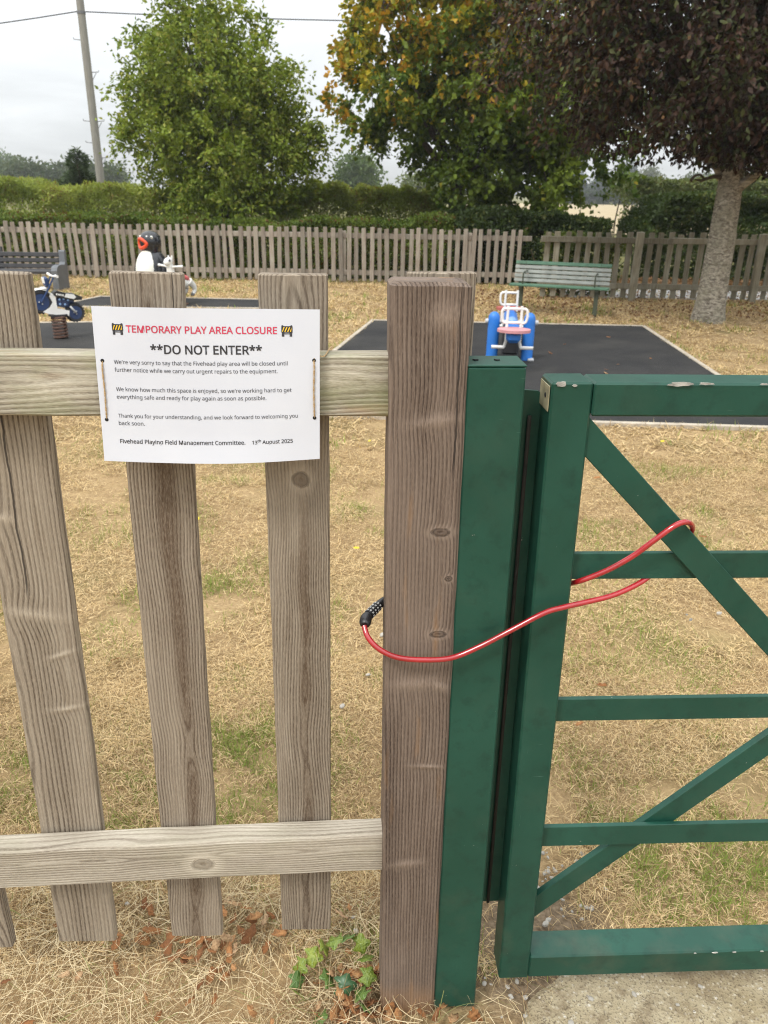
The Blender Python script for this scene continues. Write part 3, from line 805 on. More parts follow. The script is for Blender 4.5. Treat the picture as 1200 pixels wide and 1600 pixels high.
# ================================================================== PAPER NOTICE
SW, SH = .297, .210
def paper_pt(s, t, off=0.0):
    """s,t in metres on the sheet (t downwards) -> world; the sheet hangs almost flat, bellied a little"""
    u, v = s / SW, t / SH
    TL, TR, BL, BR = Vector((-.388, 1.030, 1.356)), Vector((-.089, 1.034, 1.356)), Vector((-.393, 1.022, 1.146)), Vector((-.092, 1.030, 1.151))
    p = (TL * (1 - u) + TR * u) * (1 - v) + (BL * (1 - u) + BR * u) * v
    belly = sin(pi * u) * (.004 + .004 * v) + .0016 * sin(9 * u + 2) * (v - .4) + .002 * (1 - v) ** 3 * sin(5 * u)
    curl = .006 * max(0, v - .86) * 7 * (.3 + .7 * sin(pi * u)) * .35
    return p + Vector((0, -belly - curl - off, -.0026 * sin(pi * u) * v))
def paper():
    root = thing('paper_notice', 'white A4 play area closure notice tied to the picket fence rail', 'notice', (0, 0, 0))
    g = NT('laminated_paper'); p = g.pos()
    n = g.noise(p, 9, 3)
    pm = g.bsdf(g.mix(g.map(n, .3, .7), (.56, .58, .635), (.59, .61, .66)), .34, 0, g.bump(n, .1, .004), .4)
    mb = MB(); nu, nv = 28, 20; V = []; F = []
    for s_ in (0, 1):
        for j in range(nv + 1):
            for i in range(nu + 1):
                q = paper_pt(SW * i / nu, SH * j / nv, 0 if s_ == 0 else -.0004)
                V.append(q)
    A = (nu + 1) * (nv + 1)
    for j in range(nv):
        for i in range(nu):
            a = j * (nu + 1) + i; f = (a, a + 1, a + nu + 2, a + nu + 1); F.append(f); F.append(tuple(A + k for k in reversed(f)))
    rim = [i for i in range(nu + 1)] + [j * (nu + 1) + nu for j in range(1, nv + 1)] + [nv * (nu + 1) + i for i in range(nu - 1, -1, -1)] + [j * (nu + 1) for j in range(nv - 1, 0, -1)]
    for k in range(len(rim)): a, b = rim[k], rim[(k + 1) % len(rim)]; F.append((a, b, A + b, A + a))
    mb.add(V, F).build('sheet', pm, root, True)
    black = simple_mat('black_ink', (.022, .022, .026), .55, .1); grey = simple_mat('dark_grey_ink', (.045, .048, .058), .55, .1)
    redink = simple_mat('red_ink', (.50, .035, .075), .55, .1); yel = simple_mat('yellow_ink', (.80, .50, .03), .55, .1)
    lines = [('heading', 'TEMPORARY PLAY AREA CLOSURE', .0440, .1972, .0322, redink, .016, None),
             ('heading', '**DO NOT ENTER**', .0745, .1466, .0592, black, .018, None),
             ('text_line', "We're very sorry to say that the Fivehead play area will be closed until", .0244, .2300, .0742, grey, .0, None),
             ('text_line', 'further notice while we carry out urgent repairs to the equipment.', .0244, .2166, .0846, grey, .0, None),
             ('text_line', "We know how much this space is enjoyed, so we're working hard to get", .0244, .2350, .1108, grey, .0, None),
             ('text_line', 'everything safe and ready for play again as soon as possible.', .0244, .2011, .1212, grey, .0, None),
             ('text_line', 'Thank you for your understanding, and we look forward to welcoming you', .0244, .2430, .1474, grey, .0, None),
             ('text_line', 'back soon.', .0244, .0355, .1578, grey, .0, None),
             ('text_line', 'Fivehead Playing Field Management Committee.', .0242, .1718, .1835, black, .013, None),
             ('text_line', '13', .2053, .0069, .1835, black, .013, None), ('text_line', 'th', .2125, .0046, .1808, black, .013, None),
             ('text_line', 'August 2025', .2190, .0414, .1835, black, .013, None)]
    tmp = []
    import os
    fonts = {}
    fp = os.path.join(bpy.utils.system_resource('DATAFILES'), 'fonts', 'NotoSansHebrew-Regular.woff2')   # the interface font that ships with Blender
    try: face = bpy.data.fonts.load(fp)
    except Exception: face = None
    for (nm, s, x0, w, tb, m, bold, _) in lines:
        cu = bpy.data.curves.new('text', 'FONT'); cu.body = s; cu.size = 1.0; cu.offset = bold if bold else .002
        if face: cu.font = face; cu.resolution_u = 4
        o = bpy.data.objects.new('text', cu); COL.objects.link(o); tmp.append(o)
    bpy.context.view_layer.update(); dg = bpy.context.evaluated_depsgraph_get()
    for o, (nm, s, x0, w, tb, m, bold, _) in zip(tmp, lines):
        me = bpy.data.meshes.new_from_object(o.evaluated_get(dg)); me.name = nm
        co = np.empty(len(me.vertices) * 3, np.float32); me.vertices.foreach_get('co', co); co = co.reshape(-1, 3)
        xa, xb = co[:, 0].min(), co[:, 0].max(); k = w / (xb - xa)
        ky = k * (1.0 if nm == 'heading' else 1.04)
        for v in me.vertices:
            v.co = paper_pt(x0 + (v.co.x - xa) * k, tb - v.co.y * ky, .0004)
        me.materials.clear(); me.materials.append(m)
        link(nm, me, root)
    for o in tmp:
        c = o.data; bpy.data.objects.remove(o); bpy.data.curves.remove(c)
    # road-barrier pictograms either side of the heading
    for sx in (.0256, .2468):
        st = .0205
        def q(x, y): return paper_pt(sx + x * .0146, st + y * .0152, .0004)
        def q2(x, y): return paper_pt(sx + x * .0146, st + y * .0152, .0007)
        mb = MB()
        def poly(pts, f): o = len(mb.v); mb.v += [tuple(f(*p)) for p in pts]; mb.f.append(tuple(range(o, o + len(pts)))); mb.mi.append(0)
        poly([(0, .12), (.05, .02), (.16, .02), (.2, .1), (.8, .1), (.84, .02), (.95, .02), (1, .12), (1, .66), (.0, .66)], q)
        poly([(.04, .66), (.26, .66), (.26, 1), (.04, 1)], q); poly([(.74, .66), (.96, .66), (.96, 1), (.74, 1)], q)
        poly([(.26, .72), (.74, .72), (.74, .80), (.26, .80)], q)
        ic = mb.build('barrier_symbol', black, root)
        mb = MB()
        for k in range(4):
            x = .02 + .25 * k
            pts = [(x, .58), (x + .10, .58), (x + .28, .19), (x + .18, .19)]
            poly([(min(max(a, .07), .93), b) for a, b in pts], q2)
        mb.build('barrier_stripe', yel, ic)
        mb = MB(); poly([(.10, .70), (.19, .70), (.19, .95), (.10, .95)], q2); poly([(.81, .70), (.90, .70), (.90, .95), (.81, .95)], q2)
        mb.build('barrier_leg', grey, ic)
    # punched holes
    for (s, t_) in ((.0090, .0706), (.0080, .151), (.2895, .0680), (.2900, .1490)):
        c = paper_pt(s, t_, .0003); m = MB(); m.lathe([(.0026, 0), (.0026, .0001)], 14, Matrix.Translation(c) @ Matrix.Rotation(pi / 2, 4, 'X')); m.build('punched_hole', HOLE, root)
    g = NT('jute_twine'); v = g.obj()
    tw = g.bsdf(g.mix(g.map(g.noise(v, 900, 3), .3, .7), (.30, .19, .09), (.55, .41, .24)), .9, 0, g.bump(g.noise(v, 700, 2), .8, .001), .1)
    def twine(pts, label):
        P = catmull(pts, 10); t = thing('twine', label, 'twine', (0, 0, 0))
        for ph in (0, pi):
            Q = []
            for i, p in enumerate(P):
                a = i * .9 + ph; Q.append(p + Vector((cos(a), sin(a), 0)) * .0006)
            m = MB(); m.tube(Q, .0007, 6); m.build('strand', tw, t, True)
    z = lambda s, t_, o=.0016: paper_pt(s, t_, o)
    twine([z(.0090, .0706, -.001), z(.0084, .080), z(.0090, .11), z(.0086, .14), z(.0080, .151, -.001)], 'jute twine threaded through the notice edge that carries the text margin, away from the gate')
    twine([Vector((-.0780, 1.094, 1.297)), Vector((-.0800, 1.070, 1.2975)), Vector((-.0845, 1.040, 1.294)), z(.2925, .062, -.002), z(.2895, .068, -.0005), z(.2898, .078), z(.2892, .11), z(.2898, .14), z(.2900, .149, -.001)],
          'jute twine at the notice edge nearest the gate, passing over the rail')
paper()

# ================================================================== IVY, LEAVES, STONES
def litter():
    rng = random.Random(21)
    def leafmesh(name, mat, lobes, size=1.0, curl=.3, seed=0):
        r = random.Random(seed); n = 22; mb = MB(); V = [(0, 0, 0.02)]
        for k in range(n):
            a = 2 * pi * k / n
            if lobes:   # ivy outline: five points, heart-shaped foot
                R = .62 + .30 * abs(cos(2.5 * (a))) ** 1.6 * (1.2 if abs(((a + pi) % (2 * pi)) - pi) < .5 else .9)
                if abs(a - pi) < .35: R *= .55
            else:
                R = .55 + .34 * abs(cos(a)) ** 1.6 + .10 * cos(5 * a + seed) + r.uniform(-.07, .07)
            x, y = R * cos(a), R * sin(a) * (.95 if lobes else .75)
            z = curl * (y * y * 1.3 + .35 * x * x) - .12 * abs(cos(2.5 * a)) + r.uniform(-.03, .03)
            V.append((x, y, z))
        F = [(0, 1 + k, 1 + (k + 1) % n) for k in range(n)]
        # lower skin for thickness
        o = len(V); V += [(x, y, z - .02) for x, y, z in V]
        F += [(o, o + 1 + (k + 1) % n, o + 1 + k) for k in range(n)] + [(1 + k, o + 1 + k, o + 1 + (k + 1) % n, 1 + (k + 1) % n) for k in range(n)]
        return mb.add(V, F).mesh(name, mat, True)
    g = NT('dead_leaf'); v = g.obj(); rd = g.rnd()
    c = g.ramp(rd, [(0, (.20, .085, .035)), (.4, (.34, .15, .055)), (.75, (.44, .235, .10)), (1, (.48, .33, .19))]); c = g.mix(g.map(g.noise(v, 3, 4), .45, .75, 0, .7), c, (.17, .075, .032))
    dead = g.bsdf(c, .8, 0, g.bump(g.noise(v, 14, 3), .4, .05), .2)
    g = NT('ivy_leaf'); v = g.obj(); rd = g.rnd(); o_ = g.sep(v)
    vein = g.map(g.math('ABSOLUTE', g.math('SINE', g.mul(g.math('ARCTAN2', o_[1], o_[0]), 2.5))), .0, .16, .65, 0)
    c = g.mix(rd, (.06, .12, .018), (.215, .255, .028)); c = g.mix(g.map(g.noise(v, 2.5, 3), .5, .75, 0, .6), c, (.04, .085, .03)); c = g.mix(vein, c, (.24, .32, .12))
    ivm = g.bsdf(c, .38, 0, g.bump(g.noise(v, 6, 2), .3, .05), .5)
    g = NT('dark_ivy_leaf'); v = g.obj(); ivd = g.bsdf(g.mix(g.map(g.noise(v, 3, 3), .3, .7), (.03, .075, .03), (.055, .12, .05)), .35, 0, None, .5)
    D = [leafmesh('fallen_leaf', dead, False, 1, .12 + .16 * i, i) for i in range(6)]
    def drop(x, y, z, s, label, group, tilt=.6):
        o = link('fallen_leaf', rng.choice(D), None, (x, y, z), (rng.uniform(-tilt, tilt), rng.uniform(-tilt, tilt), rng.uniform(0, 6.28)))
        o.scale = (s * rng.uniform(.8, 1.25), s * rng.uniform(.7, 1.1), s); tag(o, label, 'leaf', group)
    LA, GA = 'curled orange brown dead leaf on the straw below the picket fence boards', 'dead leaves below the pickets'
    for i in range(52):
        drop(rng.gauss(-.34, .085), rng.gauss(1.145, .045), rng.uniform(.018, .04), rng.uniform(.013, .022), LA, GA)
    for i in range(26):
        drop(rng.uniform(-.75, -.05), rng.uniform(.97, 1.28), rng.uniform(.02, .038), rng.uniform(.011, .019), LA, GA)
    LB, GB = 'rust brown dead leaf heaped at the foot of the wooden gate post and ivy', 'dead leaves round the post foot'
    for i in range(40):
        drop(rng.gauss(-.045, .03), rng.uniform(.985, 1.11), rng.uniform(.015, .035), rng.uniform(.013, .024), LB, GB, .8)
    for i in range(16):
        drop(rng.uniform(.0, .21), rng.uniform(1.0, 1.026), rng.uniform(.008, .03), rng.uniform(.011, .017), LB, GB, .9)
    LC, GC = 'dry fallen leaf lying on the parched lawn beyond the near fence', 'stray leaves on the lawn'
    for (x, y) in ((.685, 2.62), (-.9, 2.2), (.9, 3.6), (.46, 2.0), (-.25, 3.0), (.6, 1.9), (1.2, 4.1), (1.5, 3.3), (-.5, 4.4), (.72, 2.1)):
        drop(x, y, .03, rng.uniform(.014, .022), LC, GC)
    LD, GD = 'pale dead leaf on the large black rubber surface', 'leaves on the rubber surface'
    for (x, y) in ((1.98, 6.9), (2.02, 7.05), (1.4, 6.0), (2.3, 6.2), (1.9, 8.3), (2.6, 7.6), (1.65, 7.8), (2.5, 8.8), (2.2, 7.3)):
        drop(x, y, .026, rng.uniform(.016, .03), LD, GD, .3)
    # small yellow flowers fleck the lawn
    ym = simple_mat('yellow_petals', (.62, .48, .03), .7, .2); mb = MB()
    for k in range(9):
        a = 2 * pi * k / 9; mb.ell((.6 * cos(a), .6 * sin(a), .1), (.5, .2, .10), 6, 4, rotm('Z', a))
    mb.ell((0, 0, .18), (.35, .35, .2), 8, 5); fme = mb.mesh('yellow_flower', ym)
    for (x, y) in ((.56, 3.7), (.95, 4.2), (.78, 3.2), (.42, 4.6), (1.25, 4.4), (1.45, 3.9), (-.12, 3.1), (-.75, 4.3), (-1.1, 3.9), (.62, 5.0), (1.8, 4.8), (-.1, 4.7), (.9, 3.5), (-.9, 3.4)):
        o = link('yellow_flower', fme, None, (x, y, .035), (rng.uniform(-.4, .4), rng.uniform(-.4, .4), 0)); s_ = rng.uniform(.009, .015); o.scale = (s_, s_, s_); tag(o, 'tiny yellow flower among the dry lawn grass', 'flower', 'yellow flowers in the lawn')
    # ivy
    iv = thing('ivy_plant', 'small ivy plant with lobed green leaves beside the foot of the wooden gate post', 'plant', (-.07, 1.06, 0))
    stem = simple_mat('ivy_stem', (.14, .10, .04), .8, .3, 60)
    A = leafmesh('leaf', ivm, True, 1, .25, 1); B = leafmesh('leaf', ivd, True, 1, .35, 2)
    leaves = [(-.062, .045, .050, .019, 0), (-.040, .058, .062, .017, 0), (-.015, .066, .072, .018, 0), (.012, .07, .078, .019, 0), (.036, .062, .070, .018, 0), (.050, .035, .060, .016, 0), (.052, .005, .050, .017, 0), (.044, -.025, .042, .017, 0), (.05, -.05, .036, .014, 0),
              (-.085, .028, .045, .017, 0), (-.09, .002, .038, .016, 0), (-.082, -.022, .032, .016, 0), (-.028, .005, .040, .018, 0), (.006, -.008, .040, .021, 1), (-.035, -.066, .03, .015, 0), (-.06, -.03, .03, .011, 0)]
    for (x, y, z, s, d) in leaves:
        o = link('leaf', B if d else A, iv, (x, y, z), (rng.uniform(.35, .95), rng.uniform(-.4, .4), rng.uniform(0, 6.28)))
        s *= 1.35; o.scale = (s, s, s)
        if d: o['label'] = 'dark green ivy leaf'
    for pts in ([(-.09, 0, .02), (-.07, .04, .035), (-.02, .06, .05), (.03, .065, .06), (.05, .03, .05), (.048, -.03, .03)], [(.048, -.03, .03), (.045, -.06, .02)], [(-.02, .06, .045), (-.025, .02, .03), (.0, -.01, .03)], [(-.09, 0, .02), (-.08, -.03, .02), (-.03, -.07, .02)]):
        m = MB(); m.tube(catmull(pts, 6), .0011, 5); m.build('stem', stem, iv, True)
    # stones
    st = simple_mat('pale_flint', (.36, .335, .29), .8, .25, 40, bump=.3)
    S = []
    for i in range(3):
        m = MB(); m.ell((0, 0, 0), (1, .75, .5), 9, 6)
        m.v = [tuple(Vector(p) * (1 + .35 * mnoise.noise(Vector(p) * 1.6 + Vector((i * 5, 0, 0))))) for p in m.v]
        S.append(m.mesh('pebble', st))
    def peb(x, y, s, label, group, z=.006):
        o = link('pebble', rng.choice(S), None, (x, y, z), (rng.uniform(-.5, .5), 0, rng.uniform(0, 6))); o.scale = (s, s, s); tag(o, label, 'pebble', group)
    for i in range(60):
        peb(rng.gauss(.405, .05), rng.gauss(1.33, .06), rng.choice((.003, .004, .005, .007, .009)), 'pale pebble on the bare ground beside the lower gate stile', 'gravel beside the gate')
    for i in range(16):
        peb(rng.uniform(.21, .31), rng.uniform(1.0, 1.2), rng.choice((.003, .004, .006)), 'pale pebble on the soil between the green post and the concrete path', 'pebbles between post and path', .010)
    for (x, y) in ((-.052, 1.225), (-.045, 1.19), (-.20, 1.25), (-.17, 1.24), (-.02, 1.16), (-.56, 1.25)):
        peb(x, y, rng.uniform(.005, .008), 'white stone half buried in straw behind the picket bottoms', 'stones in the straw', .02)
    for (x, y) in ((-.045, 2.15), (-.12, 1.98), (-.25, 2.1), (.0, 2.4), (1.3, 2.6)):
        peb(x, y, rng.uniform(.009, .013), 'white stone on the dry lawn behind the pickets', 'stones on the lawn', .02)
    for (x, y) in ((.43, 1.05), (.52, 1.06), (.38, 1.0), (.6, 1.04), (.66, 1.08)):
        peb(x, y, rng.uniform(.004, .008), 'small pebble on the worn concrete path', 'pebbles on the path', .018)
litter()
# ================================================================== FAR FENCES
FW = far_wood_mat('far_fence_wood', (.33, .285, .235), (.19, .155, .12))
FW2 = far_wood_mat('far_fence_wood_greenish', (.275, .25, .185), (.155, .135, .09))
def far_fence(label, x0, x1, y, h, sp, w, rails_front, mat, posts, z_up, z_lo, pick_h, seed):
    rng = random.Random(seed)
    t = thing('picket_fence', label, 'fence', (0, y, 0))
    pm = plank(pick_h, w, .02, 6, .003, .002, seed, 'Z').mesh('picket', mat)
    n = int((x1 - x0) / sp)
    for i in range(n + 1):
        o = link('picket', pm, t, (x0 + sp * i + rng.uniform(-.006, .006), 0, .035 + rng.uniform(-.012, .012)), (rng.uniform(-.012, .012), rng.gauss(0, .016), rng.uniform(-.03, .03)))
        o.scale = (rng.uniform(.93, 1.07), 1, rng.uniform(.985, 1.015))
    L = x1 - x0 + .2; ry = -.034 if rails_front else .034
    seg = 2.0; k = int(math.ceil(L / seg)); rm = plank(seg - .006, .085, .04, 8, .004, .003, seed + 1, 'X').mesh('rail', mat)
    for z in (z_up, z_lo):
        for j in range(k):
            link('rail', rm, t, (x0 - .1 + seg * j, ry, z + rng.uniform(-.006, .006)), (0, rng.uniform(-.003, .003), 0))
    pom = plank(h + .05, .10, .09, 8, .005, .002, seed + 2, 'Z').mesh('post', mat)
    for px in posts: link('post', pom, t, (px, ry * (2.9 if rails_front else 2.2), -.05 if rails_front else -.12), (0, rng.uniform(-.01, .01), 0))
    return t
far_fence('grey timber picket fence along the hedge, its pickets facing the play area', -11.4, 2.40, 14.2, .93, .1355, .074, False, FW, [-9.6, -7.4, -5.2, -3.0, -.8, 1.4], .79, .17, .885, 31)
far_fence('greenish timber picket fence behind the green bench and tree trunk, rails towards the play area', 2.42, 9.2, 12.45, 1.0, .157, .082, True, FW2, [3.79, 5.66, 7.53], .885, .20, .955, 41)

asph = simple_mat('pale_footpath', (.40, .395, .385), .9, .12, 6, bump=.3, spec=.2)
mb = MB(); mb.box((7.5, 13.60, .005), (9.2, 1.95, .03), .01); o = mb.build('footpath', asph); kind(o, 'structure'); o['label'] = 'pale footpath running behind the right hand picket fence'
t = thing('utility_box', 'dark teal upright box behind the picket fence beside the tree trunk', 'box', (5.42, 13.0 + .35, 0))
teal = simple_mat('teal_paint', (.025, .055, .055), .5, .2)
mb = MB(); mb.box((0, 0, .46), (.17, .14, .84), .01); mb.build('cabinet', teal, t)
mb = MB(); mb.box((0, 0, .90), (.20, .17, .035), .008); mb.build('lid', teal, t)
mb = MB(); mb.box((0, 0, .022), (.21, .18, .044), .005); mb.build('plinth', edging, t)

# ================================================================== PLANTS
BARK_D = simple_mat('dark_bark', (.075, .058, .042), .95, .35, 30, bump=.8, spec=.1)
def bark_pale():
    g = NT('pale_ringed_bark'); o = g.sep(g.obj()); ang = g.math('ARCTAN2', o[1], o[0])
    v = g.comb(g.mul(g.math('SINE', ang), 1.9), g.mul(g.math('COSINE', ang), 1.9), g.mul(o[2], 24.0))
    a = g.noise(v, 1.6, 5, .65, .6); b = g.noise(g.obj(), 5, 4, .6); c_ = g.noise(g.obj(), 60, 3)
    c = g.mix(g.map(a, .41, .60), (.13, .11, .085), (.44, .40, .325))
    c = g.mix(g.map(b, .42, .68, 0, .7), c, (.25, .235, .17)); c = g.mix(g.map(c_, .55, .7, 0, .5), c, (.10, .085, .07))
    return g.bsdf(c, .9, 0, g.bump(a, .9, .02), .2)
BARK_P = bark_pale()

def limb(p, q, r0, r1, rng, sag=0.0, n=6, wob=.06):
    p = np.array(p, float); q = np.array(q, float); L = np.linalg.norm(q - p)
    c = (p + q) / 2 + rng.normal(size=3) * wob * L + np.array([0, 0, .12 * L - sag])
    u = np.linspace(0, 1, n)[:, None]
    P = (1 - u) ** 2 * p + 2 * u * (1 - u) * c + u ** 2 * q
    return P, r0 + (r1 - r0) * u[:, 0]

def in_env(P, env):
    m = np.zeros(len(P))
    for (c, r) in env:
        d = np.sqrt((((P - np.array(c)) / np.array(r)) ** 2).sum(1)); m = np.maximum(m, 1 - d)
    return m

def sample_env(rng, env, n, shell=.5):
    vols = np.array([r[0] * r[1] * r[2] for c, r in env]) ** .8; pick = rng.choice(len(env), n, p=vols / vols.sum())
    C = np.array([env[i][0] for i in pick]); R = np.array([env[i][1] for i in pick])
    d = unit(rng.normal(size=(n, 3))); rad = shell + (1 - shell) * rng.uniform(size=(n, 1)) ** .7
    rad = np.where(rng.uniform(size=(n, 1)) < .25, rng.uniform(size=(n, 1)) ** .4 * shell + .1, rad)
    return C + d * rad * R, d

def tree(name, label, cat, base, trunk_top, r_base, r_top, env, n_anchor, n_twig, n_leaf, twig_len, leaf_L, leaf_W, droop, palette, bark, leafmat, seed, up=.25, limbs=26, trunk_n=12, group=None, shell=.5, trunk_pts=None, fork=.55, cut=None, spray=.045):
    rng = np.random.default_rng(seed)
    root = thing(name, label, cat, base, 0, group)
    B = np.array(base, float)
    tp = np.array(trunk_pts if trunk_pts else [(0, 0, -.1), (0, 0, trunk_top * .35), (.02, 0, trunk_top * .7), (0, .03, trunk_top)], float)
    u = np.linspace(0, len(tp) - 1, 12); T = np.stack([np.interp(u, np.arange(len(tp)), tp[:, k]) for k in range(3)], 1)
    rr = np.interp(np.linspace(0, 1, 12), [0, .08, .2, 1], [r_base * 1.28, r_base * 1.05, r_base * .94, r_top])
    mb = MB(); mb.tube([Vector(p) for p in T], list(rr), trunk_n); mb.build('trunk', bark, root, True)
    env_l = [(np.array(c) - B, r) for c, r in env]
    A, outd = sample_env(rng, env_l, n_anchor, shell)
    if cut is not None: k = cut(A + B); A = A[k]; outd = outd[k]; n_anchor = len(A)
    # limbs: main ones to a spread of anchors, the rest hang off the nearest limb
    mb = MB(); main = A[rng.choice(n_anchor, min(limbs, n_anchor), replace=False)]; nodes = []
    for q in main:
        s = T[int(rng.integers(int(len(T) * fork), len(T)))]
        P, R = limb(s, q, r_top * rng.uniform(.35, .6), r_top * .07, rng)
        mb.tube([Vector(p) for p in P], list(R), 6); nodes.append(P[1:])
    mb.build('limbs', bark, root, True)['kind'] = 'stuff'
    nodes = np.concatenate(nodes + [T[len(T) // 2:]], 0)
    mb = MB()
    for q in A[rng.choice(n_anchor, min(n_anchor, 170), replace=False)]:
        d = ((nodes - q) ** 2).sum(1); s = nodes[int(np.argmin(d + 0.05 * (nodes[:, 2] > q[2])))]
        P, R = limb(s, q, r_top * .075 + .004, .0035, rng, n=4); mb.tube([Vector(p) for p in P], list(R), 4, False)
    mb.build('twigs', bark, root, True)['kind'] = 'stuff'
    # leaves sit along twigs that fan outward from each anchor
    nt = n_anchor * n_twig; ai = np.repeat(np.arange(n_anchor), n_twig)
    td = unit(outd[ai] * .9 + rng.normal(size=(nt, 3)) * .75 + np.array([0, 0, up])); tl = twig_len * rng.uniform(.45, 1.25, (nt, 1))
    s = rng.uniform(0, 1, (nt, n_leaf, 1)) ** .8
    P = A[ai][:, None, :] + td[:, None, :] * tl[:, None, :] * s + np.array([0, 0, -1.0]) * (droop * tl[:, None, :] * s ** 2) + rng.normal(size=(nt, n_leaf, 3)) * spray * (.5 + tl[:, None, :])
    D = td[:, None, :] * .6 + rng.normal(size=(nt, n_leaf, 3)) * .6 + np.array([0, 0, -droop * .9])
    P = P.reshape(-1, 3); D = D.reshape(-1, 3); n = len(P); tw = np.repeat(rng.uniform(size=nt), n_leaf); an = np.repeat(rng.uniform(size=n_anchor), n_twig * n_leaf)
    if cut is not None:
        k = cut(P + B); P, D, tw, an = P[k], D[k], tw[k], an[k]; n = len(P)
    C = palette(rng, P + B, tw, an)
    L = leaf_L * rng.uniform(.6, 1.25, n); V, F = leaf_arrays(rng, P, D, L, leaf_W * L / leaf_L, .18)
    o = link('crown', np_mesh('crown', V, F, leafmat, np.repeat(C, 4, 0)), root)
    return root

def lerpc(a, b, t): return np.array(a)[None, :] * (1 - t[:, None]) + np.array(b)[None, :] * t[:, None]
def pal_simple(a, b, c=None, pc=.1, jit=.2):
    def f(rng, P, tw, an):
        n = len(P); t = np.clip(.5 * an + .35 * tw + .3 * rng.uniform(size=n) - .05, 0, 1)
        C = lerpc(a, b, t)
        if c is not None:
            k = (rng.uniform(size=n) < pc * (.3 + 1.4 * (tw > .6))); C[k] = lerpc(c, np.array(c) * .7, rng.uniform(size=n))[k]
        return C * rng.uniform(1 - jit, 1 + jit, (n, 1))
    return f
def pal_maple(rng, P, tw, an):
    n = len(P); t = np.clip(.5 * an + .5 * rng.uniform(size=n), 0, 1)
    C = lerpc((.034, .076, .010), (.205, .270, .032), t)
    # autumn colour starts at the upper, outer, left side of the crown
    k = np.clip((P[:, 2] - 3.0) * .40 + (2.2 - P[:, 0]) * .16 + (16.9 - P[:, 1]) * .06, 0, 1.1) + np.clip((-.7 - P[:, 0]) * .8, 0, .5)
    y = rng.uniform(size=n) * .35 + .65 * tw < k * .66 + .05
    Y = lerpc((.44, .38, .025), (.54, .29, .03), np.clip(an * 1.2 + rng.normal(size=n) * .2, 0, 1)); Y2 = lerpc((.24, .25, .02), (.31, .29, .03), rng.uniform(size=n))
    pick = rng.uniform(size=n) < .42
    C[y & pick] = Y[y & pick]; C[y & ~pick] = Y2[y & ~pick]
    return C * rng.uniform(.75, 1.2, (n, 1))
def pal_plum(rng, P, tw, an):
    n = len(P); C = lerpc((.022, .011, .006), (.066, .032, .018), np.clip(.6 * tw + .5 * rng.uniform(size=n) - .1, 0, 1))
    k = np.clip((3.0 - P[:, 0]) * .32, 0, .8); w = rng.uniform(size=n) < k * .75
    C[w] = lerpc((.085, .048, .018), (.14, .075, .028), rng.uniform(size=n))[w]
    g = rng.uniform(size=n) < .34; C[g] = lerpc((.026, .036, .012), (.075, .082, .022), rng.uniform(size=n))[g]
    return C * rng.uniform(.65, 1.1, (n, 1))

